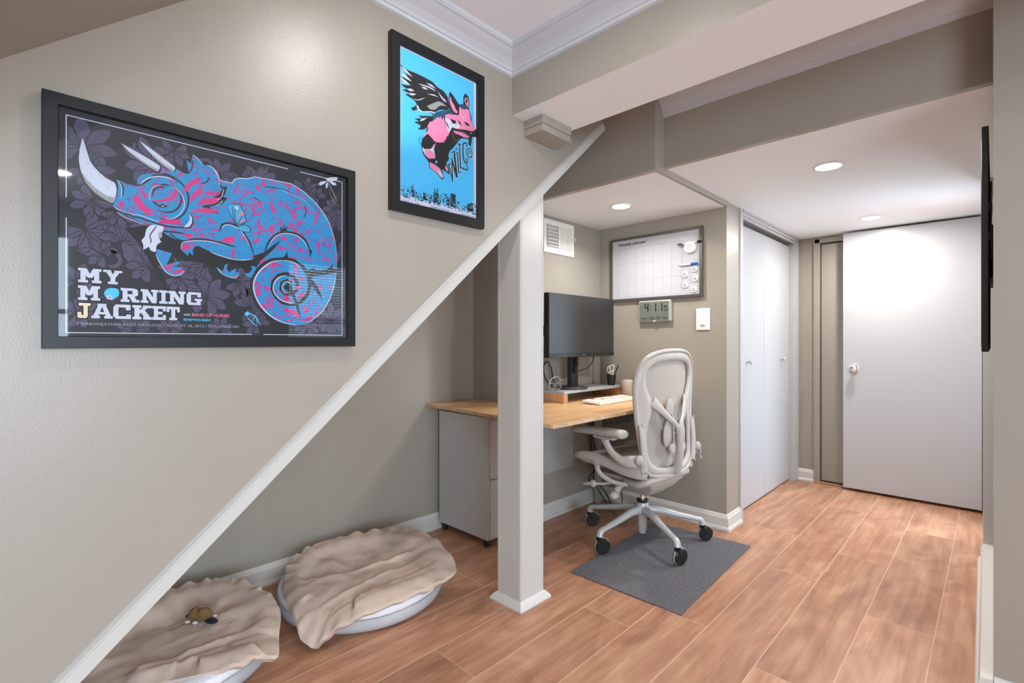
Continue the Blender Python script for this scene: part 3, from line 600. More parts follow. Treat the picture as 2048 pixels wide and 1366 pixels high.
PIG_ART = [
(2,'P','ink',0,'-178,204 -150,195 -109,197 -77,197 -39,194 -16,182 12,179 30,166 37,146 41,124 24,113 -5,104 -33,83 -36,75 -55,80 -88,70 -104,73 -122,60 -132,67 -114,80 -106,90 -117,99 -155,107 -137,116 -168,118 -148,127 -174,135 -140,143 -176,159 -153,164 -135,164 -178,175 -145,178 -165,189'),
(4,'P','bonewhite',0,'-170,200 -153,194 -137,185 -125,179 -140,179 -160,187'),
(4,'P','bonewhite',0,'-175,175 -153,175 -128,161 -153,162'),
(4,'P','bonewhite',0,'-176,160 -153,155 -131,145 -158,145'),
(4,'P','bonewhite',0,'-151,128 -130,135 -117,132 -135,125'),
(4,'P','bonewhite',0,'-144,114 -127,121 -109,124 -121,115 -132,112'),
(4,'P','bonewhite',0,'-127,103 -106,105 -88,115 -69,127 -88,111 -106,102'),
(4,'P','bonewhite',0,'-102,164 -61,171 -36,170 -22,164 -55,166 -88,163'),
(4,'P','bonewhite',0,'-67,180 -44,182 -22,174 -47,174'),
(4,'P','bonewhite',0,'-88,157 -72,162 -58,158 -74,154'),
(4,'P','bonewhite',0,'-16,169 3,155 21,147 27,141 12,142 -5,154'),
(4,'P','bonegrey',0,'-64,97 -28,123 -11,133 6,133 27,126 1,122 -16,109 -25,97 -47,90'),
(4,'P','bonewhite',0,'-64,142 -33,150 -11,148 -39,144'),
(4,'P','bonewhite',0,'-109,86 -101,86 -96,76 -82,72 -44,86 -28,86 -33,81 -50,80 -88,67 -104,73'),
(2,'P','ink',0,'-44,68 -101,51 -85,47 -117,35 -96,33 -119,23 -93,20 -90,16 -102,2 -77,9 -61,22 -47,45'),
(4,'P','bonewhite',0,'-88,44 -61,57 -77,42 -93,33'),
(3,'P','ink',0,'-36,75 -16,93 24,113 41,119 35,164 41,188 56,180 86,153 108,164 106,188 114,208 133,201 137,175 135,153 149,121 149,102 173,83 180,70 168,53 152,51 150,38 144,9 132,17 134,37 95,28 75,4 56,-20 41,-35 34,-53 38,-67 22,-86 37,-100 40,-124 18,-116 3,-112 12,-133 13,-146 3,-150 -19,-133 -37,-126 -53,-123 -55,-100 -80,-81 -89,-52 -83,-24 -69,0 -59,32 -61,27 -55,51'),
(4,'P','pigpink',0,'-39,50 -33,65 -16,74 9,86 15,74 24,47 41,36 32,17 24,14 25,3 15,0 18,-8 -5,-17 -28,-21 -44,-8 -61,0 -80,-23 -72,-3 -58,12 -61,27 -50,46'),
(4,'P','pigpink',0,'18,93 53,109 86,111 86,144 99,153 127,150 134,150 138,137 143,117 152,96 170,84 155,73 114,67 68,56 41,59 18,75'),
(4,'P','pigpink',0,'40,171 53,158 68,142 80,121 71,115 56,121 41,143'),
(5,'P','ink',0,'46,167 71,143 83,124 71,129 62,143 50,155'),
(4,'P','pigpink',0,'110,180 120,194 132,188 133,169 132,157 120,165'),
(5,'P','ink',0,'117,183 122,189 128,184 127,174 119,172'),
(5,'P','bonewhite',0,'18,82 41,82 77,82 93,70 77,58 53,58 49,52 38,31 25,47'),
(6,'P','ink',0,'41,87 53,86 71,87 68,79 77,77 53,72'),
(6,'P','ink',0,'21,69 30,65 40,45 30,53'),
(6,'P','ink',0,'108,96 127,98 141,89 124,85'),
(6,'P','ink',0,'80,95 93,87 99,77 86,82'),
(5,'P','navy',0,'-36,74 -16,89 1,102 38,121 53,114 71,108 41,103 24,99 3,68 1,83 -5,74 -16,74 -39,50'),
(5,'P','navy',0,'85,148 96,156 108,163 124,158 127,148 120,151 114,141 108,145 102,140'),
(6,'P','bonewhite',0,'103,108 106,114 113,116 116,111 113,104 106,103'),
(7,'P','ink',0,'107,109 109,112 112,112 113,109 110,106'),
(5,'P','pigpink',0,'56,47 83,50 114,51 139,44 114,36 83,39 68,37'),
(5,'S','pigpink',1.2,'55,42 56,24 71,12 86,26'),
(6,'S','bonewhite',1,'83,53 114,53 136,45'),
(5,'P','bonewhite',0,'-84,-53 -76,-60 -44,-51 -34,-33 -30,-59 -25,-78 -55,-89 -73,-79 -83,-64'),
(6,'P','pigpink',0,'-74,-61 -48,-56 -34,-65 -24,-80 -55,-89 -69,-78'),
(6,'P','pigpink',0,'-34,-33 -23,-24 -30,-42 -37,-46'),
(5,'P','pigpink',0,'-52,-99 -26,-104 -4,-112 9,-134 10,-143 3,-145 -19,-130 -52,-120'),
(6,'P','bonewhite',0,'-15,-119 -4,-122 9,-137 3,-144 -12,-133'),
(5,'P','pigpink',0,'22,-92 33,-104 30,-116 18,-105'),
(5,'P','skyblue',0,'-26,-88 -15,-87 -21,-97 -26,-100'),
(5,'S','ink',1.6,'-90,-19 -97,-31 -95,-42 -87,-45'),
(5,'P','bonegrey',0,'140,66 152,65 144,59'),
(8,'L','bonewhite',5.58,'38,-88 59,-148'),
(9,'L','ink',4.78,'36,-87 56,-147'),
(8,'L','bonewhite',5.58,'57,-149 53,-60'),
(9,'L','ink',4.78,'54,-147 51,-59'),
(8,'L','bonewhite',8.34,'55,-69 77,-127'),
(9,'L','ink',7.54,'52,-68 75,-126'),
(8,'L','bonewhite',9.26,'77,-127 64,-36'),
(9,'L','ink',8.46,'75,-126 62,-35'),
(8,'L','bonewhite',4.66,'34,-91 49,-83'),
(9,'L','ink',3.86,'31,-89 47,-82'),
(8,'L','bonewhite',4.66,'50,-40 70,-30'),
(9,'L','ink',3.86,'48,-39 68,-29'),
(8,'L','bonewhite',5.58,'80,-32 86,-105'),
(9,'L','ink',4.78,'78,-30 84,-104'),
(8,'L','bonewhite',4.66,'72,-37 84,-32'),
(9,'L','ink',3.86,'70,-36 82,-31'),
(8,'L','bonewhite',4.2,'82,-106 98,-105'),
(9,'L','ink',3.4,'80,-105 96,-103'),
(8,'L','bonewhite',5.58,'73,-17 76,-25'),
(9,'L','ink',4.78,'71,-16 74,-24'),
(8,'L','bonewhite',6.04,'89,1 95,-85'),
(9,'L','ink',5.24,'87,3 93,-83'),
(8,'L','bonewhite',5.12,'80,1 98,3'),
(9,'L','ink',4.32,'78,2 96,4'),
(8,'L','bonewhite',6.04,'92,-85 131,-88'),
(9,'L','ink',5.24,'90,-84 129,-86'),
(8,'L','bonewhite',5.12,'127,-64 131,-88'),
(9,'L','ink',4.32,'125,-63 129,-86'),
(8,'L','bonewhite',6.5,'127,3 124,14 112,12 107,0 108,-34 114,-55 126,-61 128,-41'),
(9,'L','ink',5.7,'125,4 122,16 110,13 105,2 106,-32 112,-54 124,-60 126,-39'),
(8,'L','bonewhite',4.66,'132,-4 143,-1 153,-9 153,-26 143,-35 130,-29 127,-16 132,-4'),
(9,'L','ink',3.86,'130,-2 140,1 150,-7 150,-25 140,-34 128,-28 125,-14 130,-2'),
(8,'L','bonewhite',3.74,'139,-10 144,-15 141,-22 135,-17 139,-10'),
(9,'L','ink',2.94,'136,-8 141,-13 138,-20 133,-15 136,-8'),
]
# ---------------------------------------------------------------- framed prints
def pts(s): return [tuple(float(c) / 1000 for c in t.split(',')) for t in s.split()]
LV = .00010
def stroke2(P, w, taper=True):
    P = [Vector((a, b)) for a, b in P]
    if len(P) > 2 and len(P) < 14: P = [Vector((p[0], p[1])) for p in catmull([(a[0], a[1], 0) for a in P], 5, False)]
    n = len(P); L = []; R = []
    for i in range(n):
        t = P[min(n - 1, i + 1)] - P[max(0, i - 1)]
        if t.length < 1e-9: t = Vector((1, 0))
        t.normalize(); m = Vector((-t.y, t.x)); q = i / (n - 1)
        k = (min(1, .25 + 5 * q) * min(1, .2 + 4 * (1 - q))) if taper else 1
        L.append(P[i] + m * w / 2 * k); R.append(P[i] - m * w / 2 * k)
    return L, R
class Art:
    def __init__(s, x=.0105): s.mb = MB(); s.names = []; s.x0 = x; s.k = 0
    @property
    def x(s): s.k += 1; return s.x0 + (s.k % 37) * 2.2e-6
    def mi(s, n):
        if n not in s.names: s.names.append(n)
        return s.names.index(n)
    def fill(s, lv, m, P):
        x = s.x + lv * LV; s.mb.poly([(x, a, b) for a, b in P], s.mi(m))
    def stroke(s, lv, m, P, w, taper=True):
        L, R = stroke2(P, w, taper); x = s.x + lv * LV; n = len(L)
        s.mb.add([(x, p[0], p[1]) for p in L] + [(x, p[0], p[1]) for p in R], [(i, i + 1, n + i + 1, n + i) for i in range(n - 1)], s.mi(m))
    def rect(s, lv, m, a0, a1, b0, b1): s.fill(lv, m, [(a0, b0), (a1, b0), (a1, b1), (a0, b1)])
    def run(s, data):
        for lv, k, m, w, p in data:
            P = pts(p)
            if k == 'P': s.fill(lv, m, P if len(P) < 5 or m == 'ink' and len(P) < 7 else [(q[0], q[1]) for q in soft(P)])
            else: s.stroke(lv, m, P, w / 1000 * (1.3 if m == 'ink' and k == 'S' else 1), k == 'S' and w < 7.5)
    def text(s, lv, m, string, a0, b0, h, width=None, bold=.0, xs=None):
        for v, f in [text_mesh(string, h, width, bold)]:
            x = s.x + lv * LV; s.mb.add([(x, a0 + p[0], b0 + p[1]) for p in v], f, s.mi(m))
    def done(s, name, parent): return build(name, s.mb, [M[n] for n in s.names], parent, world=False)
def soft(P):    # round gentle corners, keep sharp tips
    out = []; n = len(P)
    for i in range(n):
        a, b, c = Vector(P[i - 1]), Vector(P[i]), Vector(P[(i + 1) % n])
        u, v = (a - b), (c - b)
        if u.length < 1e-6 or v.length < 1e-6 or u.angle(v) < 1.25: out.append(b); continue
        d = min(u.length, v.length) * .3; p, q = b + u.normalized() * d, b + v.normalized() * d
        for t in (0, .33, .67, 1): out.append(p * (1 - t) ** 2 + b * 2 * t * (1 - t) + q * t * t)
    return out
TC = {}
def text_mesh(string, h, width=None, bold=0):
    key = (string, bold)
    if key not in TC:
        c = bpy.data.curves.new('t', 'FONT'); c.body = string; c.size = 1; c.offset = bold; c.resolution_u = 3
        o = bpy.data.objects.new('t', c); COL.objects.link(o); dg = bpy.context.evaluated_depsgraph_get(); dg.update()
        me = o.evaluated_get(dg).to_mesh(); v = [(p.co.x, p.co.y) for p in me.vertices]; f = [tuple(p.vertices) for p in me.polygons]
        o.evaluated_get(dg).to_mesh_clear(); bpy.data.objects.remove(o); bpy.data.curves.remove(c); TC[key] = (v, f)
    v, f = TC[key]; x0 = min(p[0] for p in v); x1 = max(p[0] for p in v); sy = h / .70; sx = (width / (x1 - x0)) if width else sy
    return [((p[0] - x0) * sx, p[1] * sy) for p in v], f
R4 = lambda a, b, c, d: [(a, b), (c, b), (c, d), (a, d)]
def mir(P): return [(1 - a, b) for a, b in P][::-1]
SLAB = {
 'M': [R4(0, 0, .42, .18), R4(.58, 0, 1, .18), R4(0, .82, .32, 1), R4(.68, .82, 1, 1), R4(.1, .1, .32, .9), R4(.68, .1, .9, .9), [(.1, 1), (.36, 1), (.60, .35), (.40, .35)], mir([(.1, 1), (.36, 1), (.60, .35), (.40, .35)])],
 'Y': [R4(.24, 0, .76, .18), R4(.37, .1, .63, .5), [(.06, 1), (.36, 1), (.63, .45), (.37, .45)], mir([(.06, 1), (.36, 1), (.63, .45), (.37, .45)]), R4(0, .84, .42, 1), R4(.58, .84, 1, 1)],
 'R': [R4(.1, 0, .36, 1), R4(0, 0, .46, .18), R4(0, .82, .6, 1), R4(.36, .82, .74, 1), R4(.36, .40, .74, .58), [(.62, .48), (.80, .42), (.92, .52), (.92, .88), (.80, .98), (.62, .9)], [(.42, .45), (.70, .45), (.94, 0), (.62, 0)], R4(.62, 0, 1, .18)],
 'N': [R4(0, 0, .42, .18), R4(0, .82, .3, 1), R4(.58, .82, 1, 1), R4(.1, 0, .32, .9), R4(.68, .1, .9, 1), [(.1, 1), (.38, 1), (.9, 0), (.62, 0)]],
 'I': [R4(0, 0, 1, .18), R4(0, .82, 1, 1), R4(.26, 0, .74, 1)],
 'G': [R4(0, .2, .28, .8), [(0, .2), (.14, 0), (.4, .2)], [(0, .8), (.14, 1), (.4, .8)], R4(.12, .8, .84, 1), R4(.12, 0, .9, .2), R4(.64, 0, .9, .48), R4(.5, .34, 1, .5), R4(.68, .62, .92, 1)],
 'J': [R4(.1, .82, 1, 1), R4(.46, .1, .78, 1), R4(.1, 0, .7, .2), R4(0, .04, .3, .4)],
 'A': [R4(0, 0, .4, .18), R4(.6, 0, 1, .18), [(.06, .1), (.30, .1), (.56, 1), (.36, 1)], mir([(.06, .1), (.30, .1), (.56, 1), (.36, 1)]), R4(.28, .28, .72, .44), R4(.28, .84, .7, 1)],
 'C': [R4(0, .2, .28, .8), [(0, .2), (.14, 0), (.4, .2)], [(0, .8), (.14, 1), (.4, .8)], R4(.12, .8, .9, 1), R4(.12, 0, .92, .2), R4(.68, .62, .94, 1), R4(.7, 0, .96, .32)],
 'K': [R4(.1, 0, .36, 1), R4(0, 0, .46, .18), R4(0, .82, .46, 1), [(.34, .38), (.34, .62), (.64, .95), (.92, .95)], [(.42, .52), (.64, .66), (.96, .1), (.64, .1)], R4(.54, .82, 1, 1), R4(.54, 0, 1, .18)],
 'E': [R4(0, 0, 1, .2), R4(0, .8, 1, 1), R4(.12, 0, .42, 1), R4(.12, .4, .74, .6), R4(.78, 0, 1, .36), R4(.78, .64, 1, 1)],
 'T': [R4(0, .8, 1, 1), R4(0, .6, .2, 1), R4(.8, .6, 1, 1), R4(.35, 0, .65, 1), R4(.2, 0, .8, .18)]}
def slab(art, ch, a0, a1, b0, b1, m='bonewhite'):
    for P in SLAB[ch]:
        Q = [(a0 + (a1 - a0) * p, b0 + (b1 - b0) * q) for p, q in P]
        c = Vector((sum(q[0] for q in Q) / len(Q), sum(q[1] for q in Q) / len(Q)))
        big = []
        for q in Q:
            d = Vector(q) - c; big.append((q[0] + (.0026 if d.x > 0 else -.0026), q[1] + (.0026 if d.y > 0 else -.0026)))
        art.fill(8, 'void', big); art.fill(9, m, Q)
def frame_thing(cy, cz, hw, hh, fw, label, inner_inset=0):
    t = thing('framed_poster', (0, cy, cz), label, 'poster', 'framed concert posters')
    f = MB()
    O = [(-hw, -hh), (hw, -hh), (hw, hh), (-hw, hh)]; s = lambda k: [((hw - k) * (1 if a > 0 else -1), (hh - k) * (1 if b > 0 else -1)) for a, b in O]
    rings = [(0, 0), (0, .022), (.001, .0235), (fw - .001, .0235), (fw, .022), (fw, .006), (fw, 0)]
    vs = []; fs = []
    for k, x in rings: vs += [(x + .0005, a, b) for a, b in s(k)]
    n = len(rings)
    for j in range(n):
        for i in range(4): a = j * 4 + i; b = j * 4 + (i + 1) % 4; c = ((j + 1) % n) * 4
        # faces
        for i in range(4): fs.append((j * 4 + i, j * 4 + (i + 1) % 4, ((j + 1) % n) * 4 + (i + 1) % 4, ((j + 1) % n) * 4 + i))
    build('frame', f.add(vs, fs), M['frame'], t, world=False)
    build('glass', MB().add([(.0145, -hw + fw, -hh + fw), (.0145, hw - fw, -hh + fw), (.0145, hw - fw, hh - fw), (.0145, -hw + fw, hh - fw)], [(0, 1, 2, 3)]), M['glass'], t, world=False)
    return t
# big horizontal print
tb = frame_thing(.421, 1.421, .360, .276, .026, 'black-framed wide dark concert poster with a blue and pink horned chameleon')
A = Art(); A.mb.box(.003, .0105, -.335, .335, -.251, .251, A.mi('slate'))
rf = random.Random(5)
def clampP(P, bx): return [(max(bx[0], min(bx[1], a)), max(bx[2], min(bx[3], b))) for a, b in P]
def leaf(c, ang, ln, wd, curl=0, n=7):
    P = []
    for sgn in (1, -1):
        r = range(n + 1) if sgn > 0 else range(n - 1, 0, -1)
        for i in r:
            t = i / n; wv = wd * sin(pi * t ** 1.35) ** .7 * (.80 + .20 * abs(sin(t * 8)))
            aa = ang + curl * t; P.append((c[0] + cos(aa) * ln * t - sin(aa) * wv * sgn / 2, c[1] + sin(aa) * ln * t + cos(aa) * wv * sgn / 2))
    return P
BXB = (-.319, .320, -.240, .236)
def flower(c, s, ang, n=7, spread=2.6):
    for i in range(n):
        q = (i - (n - 1) / 2) / ((n - 1) / 2); a = ang + q * spread / 2; ln = s * (1 - .35 * abs(q)) * rf.uniform(.9, 1.05)
        P = clampP(leaf(c, a, ln, s * .40, q * .5), BXB); A.fill(1, 'damask', P); A.stroke(1.5, 'slate', P + [P[0]], .0019, False)
        P0 = (c[0] + cos(a) * ln * .3, c[1] + sin(a) * ln * .3); P1 = (c[0] + cos(a + q * .4) * ln * .8, c[1] + sin(a + q * .4) * ln * .8)
        if BXB[0] < P1[0] < BXB[1] and BXB[2] < P1[1] < BXB[3]: A.stroke(1.5, 'slate', [P0, P1], .0022)
def scroll(c, s, a0, hand=1):
    P = []
    for i in range(15): t = i / 14; r = s * (1 - .5 * t); a = a0 + hand * t * 3.9; P.append((c[0] + cos(a) * r, c[1] + sin(a) * r))
    if all(BXB[0] < p[0] < BXB[1] and BXB[2] < p[1] < BXB[3] for p in P): A.stroke(1, 'damask', P, s * .34)
for c, s, a, n, sp in (((-.295, .17), .075, 1.2, 8, 4.4), ((-.285, .13), .06, -.6, 7, 3.0), ((-.275, .06), .055, -2.2, 6, 3.0), ((-.235, .04), .05, -.8, 6, 2.8), ((-.16, .16), .075, 2.3, 8, 3.6), ((-.10, .12), .05, .9, 6, 3), ((-.12, .215), .05, -1.6, 6, 3.2), ((-.02, .175), .05, 1.4, 6, 3), ((.03, .185), .05, -1.2, 6, 3), ((.085, .165), .07, 1.9, 8, 3.4), ((.20, .20), .05, -1.2, 7, 3.2), ((.245, .17), .045, 2.5, 6, 3),
        ((-.29, -.01), .07, -.9, 7, 3.2), ((-.225, -.03), .07, .9, 7, 3.2), ((-.255, -.065), .05, 2.6, 6, 3), ((-.305, -.13), .05, 1.2, 7, 4), ((-.305, -.20), .05, .6, 7, 4), ((-.17, -.085), .06, 2.4, 7, 3.2), ((-.115, -.10), .05, -.5, 7, 3.2), ((-.05, -.065), .065, 2.8, 8, 3.2), ((-.05, -.15), .07, 1.4, 8, 4.4), ((.02, -.10), .055, -.2, 7, 3.4), ((.05, -.17), .06, .4, 7, 3.6), ((.075, -.215), .05, 2.4, 7, 3.4), ((.30, .09), .06, 1.7, 7, 3), ((.305, .03), .05, -1.2, 6, 3), ((.285, -.20), .06, 1.6, 9, 5.2), ((.21, -.225), .05, 1.5, 8, 3.8), ((-.20, -.232), .045, 1.5, 8, 3.2), ((-.13, -.235), .04, 1.5, 7, 3), ((-.02, -.235), .045, 1.2, 7, 3), ((.30, .15), .05, -2.5, 6, 3)):
    flower(c, s, a, n, sp)
for c, s, a, h in (((-.055, .19), .022, 0, 1), ((-.245, -.075), .024, 2, -1), ((.245, .195), .018, 1, 1), ((-.10, -.055), .02, 3, 1), ((.03, -.135), .022, 1, -1), ((.11, .215), .016, 2, 1), ((-.19, .205), .018, 0, -1), ((.265, -.21), .02, 2, 1)): scroll(c, s, a, h)
A.run(CHAMELEON_ART)
wl = .0022
A.rect(3, 'bonewhite', -.321, .156, .2345, .2367); A.rect(3, 'bonewhite', .190, .322, .2345, .2367)
A.rect(3, 'bonewhite', -.3215, -.3195, .055, .2367); A.rect(3, 'bonewhite', -.3215, -.3195, -.2425, .011)
A.rect(3, 'bonewhite', -.3215, .059, -.2425, -.2405); A.rect(3, 'bonewhite', .089, .322, -.2425, -.2405); A.rect(3, 'bonewhite', .320, .322, -.2425, .2367)
for chs, b0, b1, xs in (('MY', -.129, -.097, (-.301, -.2605, -.2575, -.223)), ('MRNING', -.1685, -.136, (-.301, -.263, -.226, -.1905, -.188, -.153, -.1515, -.1345, -.133, -.0965, -.0945, -.060)), ('JACKET', -.2085, -.175, (-.302, -.2795, -.2785, -.2405, -.2395, -.2055, -.204, -.1665, -.1655, -.138, -.1365, -.109))):
    for i, ch in enumerate(chs): slab(A, ch, xs[2 * i], xs[2 * i + 1], b0, b1, 'cream' if ch == 'J' else 'bonewhite')
A.text(8, 'textgrey', 'MERRIWEATHER POST PAVILION / AUGUST 18, 2012 / COLUMBIA, MD', -.302, -.2245, .0062, .329, .01)
A.text(8, 'bonewhite', 'with', -.101, -.1965, .0075, .014); A.text(8, 'salmon', 'BAND OF HORSES', -.083, -.1968, .0075, .086, .02)
A.text(8, 'skyblue', 'BENEFITING B2BDC', -.101, -.2085, .0052, .061, .02)
A.text(8, 'textgrey', 'ED. 200', .295, -.2345, .003, .022)
A.done('print', tb)
# tall print with the winged pig
ts = frame_thing(1.123, 1.906, .211, .301, .034, 'black-framed tall bright blue concert poster with a winged pink pig, high by the crown moulding')
A = Art(); A.mb.box(.003, .0105, -.180, .180, -.270, .270, A.mi('sheet')); A.rect(.3, 'bluefield', -.168, .166, -.243, .262)
# traced about (1.128, 1.906): shift to this frame's centre
n0 = len(A.mb.v); A.run(PIG_ART)
A.mb.v = A.mb.v[:n0] + [(v[0], v[1] + .005, v[2]) for v in A.mb.v[n0:]]
rs = random.Random(11)
def sky(u): return -.222 + .004 * sin(u * 60) + (.016 if -.135 < u < -.115 else 0) + (.014 if -.04 < u < -.005 else 0)
for i in range(520):
    uu = rs.uniform(-.172, .176); top = -.216 + .009 * sin(uu * 37 + 1) + .006 * sin(uu * 91)
    b = rs.uniform(-.252, top); wd, hg = rs.uniform(.002, .007), rs.uniform(.0012, .005)
    A.rect(2 + .4 * (i % 3), rs.choice(('ink', 'ink', 'void', 'bonewhite', 'wing')), uu, uu + wd, b, b + hg)
for u0, u1, t in ((-.125, -.112, .018), (-.120, -.117, .026), (-.028, -.006, .018), (-.024, -.020, .034), (-.013, -.009, .036), (.050, .074, .03), (.032, .048, .012), (.132, .150, .008), (.146, .160, .014), (-.075, -.06, .006)):
    A.rect(2.2, 'ink', u0, u1, -.24, -.222 + t)
    for j in range(10): a = rs.uniform(u0, u1 - .002); b = rs.uniform(-.23, -.226 + t); A.rect(3.5, rs.choice(('bonewhite', 'wing')), a, a + .0025, b, b + .002)
A.text(4, 'textblue', 'JUNE 17, 2005', -.160, -.2645, .007, .072, .01); A.text(4, 'textblue', 'GERMAIN CENTER', -.044, -.2625, .007, .088, .01); A.text(4, 'textblue', 'SARANAC, NY', .096, -.2635, .007, .074, .01)
A.text(4, 'salmon', 'LIVE', -.080, -.266, .004, .02)
A.done('print', ts)

# ---------------------------------------------------------------- desk
dk = thing('desk', (-.45, 2.4, 0), 'plywood-topped desk built into the nook under the stairs', 'desk')
top = MB(); vs = [(-1.025, 1.816), (.030, 1.751), (.036, 3.09), (-.625, 3.09), (-.625, 2.19), (-1.025, 2.19)]
top.poly([(x, y, .78) for x, y in vs], 0); top.poly([(x, y, .762) for x, y in vs], 1); n = 6
top.add([(x, y, z) for z in (.762, .78) for x, y in vs], [(i, (i + 1) % 6, 6 + (i + 1) % 6, 6 + i) for i in range(6)], 1)
dt = build('desktop', top, [M['ply'], M['plywood_edge']], dk); planar_uv(dt, (0, 1), (3, 3))
build('wall_cleat', MB().box(-.622, .02, 3.055, 3.088, .725, .7615).box(-.624, -.595, 2.26, 3.05, .725, .7615), M['plywood_edge'], dk)
lt = MB()
for x, y in ((-.585, 2.60), (-.05, 3.02)): lt.box(x - .018, x + .018, y - .018, y + .018, 0, .725)
build('leg', MB().box(-.60, -.56, 2.98, 3.02, .0, .762), M['silver'], dk, bevel=.003)
ct = thing('cable_tray', (-.02, 2.75, .72), 'black wire tray hung under the desk edge', 'cable tray')
c = MB()
for x in (-.10, -.02): c.sweep([(x, 2.35, .735), (x, 3.0, .735)], .0035, 6)
for i in range(12): y = 2.36 + i * .057; c.sweep([(-.10, y, .735), (-.10, y, .705), (-.02, y, .705), (-.02, y, .735), (-.02, y, .762)], .002, 5)
build('wire_basket', c, M['black'], ct)
# cabinet
cb = thing('filing_cabinet', (-.76, 2.03, 0), 'grey metal drawer cabinet on castors under the desk end', 'cabinet')
build('body', MB().box(-1.0, -.556, 1.893, 2.185, .045, .735), M['cabinet'], cb, bevel=.004)
for z0, z1 in ((.062, .385), (.392, .722)):
    dr = build('drawer', MB().box(-.556, -.540, 1.900, 2.178, z0, z1), M['cabinet2'], cb, bevel=.003)
    build('drawer_pull', MB().box(-.541, -.532, 1.97, 2.11, z1 - .035, z1 - .022), M['cabinet2'], dr, bevel=.002)
for x, y in ((-.965, 1.915), (-.59, 1.915), (-.965, 2.16), (-.59, 2.16)):
    w = MB(); w.lathe([(.012, -.012), (.020, -.010), (.021, 0), (.020, .010), (.012, .012)], (x, y, .021), 18, 'y'); w.box(x - .012, x + .012, y - .014, y + .014, .034, .046)
    build('castor', w, M['black'], cb, smooth=True)
# monitor riser
rs_ = thing('monitor_riser', (-.52, 2.74, .78), 'low wooden monitor shelf with grey top and pine sides on the desk', 'riser')
build('shelf', MB().box(-.625, -.415, 2.395, 3.06, .838, .853), M['laminate'], rs_, bevel=.001)
for y0 in (2.397, 3.018):
    o = build('side', MB().box(-.62, -.418, y0, y0 + .040, .78, .838), M['pine'], rs_, bevel=.001); planar_uv(o, (0, 2), (y0, 0))
# monitor
mo = thing('monitor', (-.45, 2.60, .853), 'large black flat monitor on a round-footed stand on the shelf', 'monitor')
build('bezel', MB().box(-.462, -.425, 2.262, 2.962, 1.062, 1.452).box(-.426, -.4215, 2.262, 2.962, 1.062, 1.088).box(-.485, -.462, 2.40, 2.82, 1.12, 1.38), M['black'], mo, bevel=.003)
build('screen', MB().box(-.426, -.4235, 2.266, 2.958, 1.088, 1.448), M['screen'], mo)
lg = MB(); v, f = text_mesh('acer', .009, .032, .01); lg.add([(-.4212, 2.600 + a, 1.0715 + b) for a, b in v], f); build('maker_mark', lg, M['silver'], mo)
build('stand_column', MB().box(-.520, -.487, 2.562, 2.638, .87, 1.20), M['black'], mo, bevel=.004)
build('stand_clamp', MB().box(-.486, -.470, 2.585, 2.615, .955, 1.0).box(-.487, -.462, 2.59, 2.61, 1.0, 1.06), M['black'], mo, bevel=.003)
build('stand_foot', MB().lathe([(0, 0), (.105, 0), (.108, .006), (.104, .014), (.05, .018), (0, .018)], (-.515, 2.60, .8535), 40), mat('foot_plastic', (.03, .03, .028), .45), mo, smooth=True)
build('side_clip', MB().box(-.470, -.430, 2.256, 2.262, 1.19, 1.25), M['black'], mo)
tag(build('display_cable', MB().sweep([(-.45, 2.76, 1.075), (-.455, 2.755, 1.03), (-.46, 2.71, .99), (-.462, 2.65, .975), (-.475, 2.60, .97)], .004, 8, sub=5), M['black']), 'black cable curving from the monitor to its stand', 'cable')
tag(build('power_cable', MB().sweep([(-.585, 2.50, .862), (-.60, 2.44, .92), (-.60, 2.42, 1.0), (-.60, 2.46, 1.03), (-.60, 2.50, .98), (-.60, 2.52, .90), (-.58, 2.54, .862)], .0045, 8, sub=6), M['black']), 'black cable looped up behind the left end of the shelf', 'cable')
tag(build('charging_cable', MB().sweep([(-.57, 2.44, .860), (-.575, 2.45, .90), (-.58, 2.49, .925), (-.58, 2.54, .93), (-.58, 2.58, .90)], .0025, 8, sub=6), M['plate']), 'thin white cable arched behind the monitor stand', 'cable')
# glasses
gl = thing('eyeglasses', (-.53, 2.45, .853), 'folded eyeglasses lying at the left end of the shelf', 'glasses')
for y in (2.415, 2.475):
    ring = [( -.525 + .006 * cos(a), y + .026 * cos(a), .878 + .021 * sin(a)) for a in [2 * pi * i / 20 for i in range(20)]]
    rim = build('rim', MB().sweep(ring, .0016, 6, closed=True), M['silver'], gl)
    build('lens', MB().add([(p[0], p[1], p[2]) for p in ring], [tuple(range(20))]), M['glass'], rim, world=True)
build('bridge', MB().sweep([(-.525, 2.440, .882), (-.523, 2.445, .886), (-.525, 2.450, .882)], .0015, 6), M['silver'], gl)
for y, d in ((2.39, 1), (2.50, -1)): build('temple', MB().sweep([(-.527, y, .882), (-.555, y + .03 * d, .872), (-.572, y + .05 * d, .8565)], .0016, 6), M['silver'], gl)
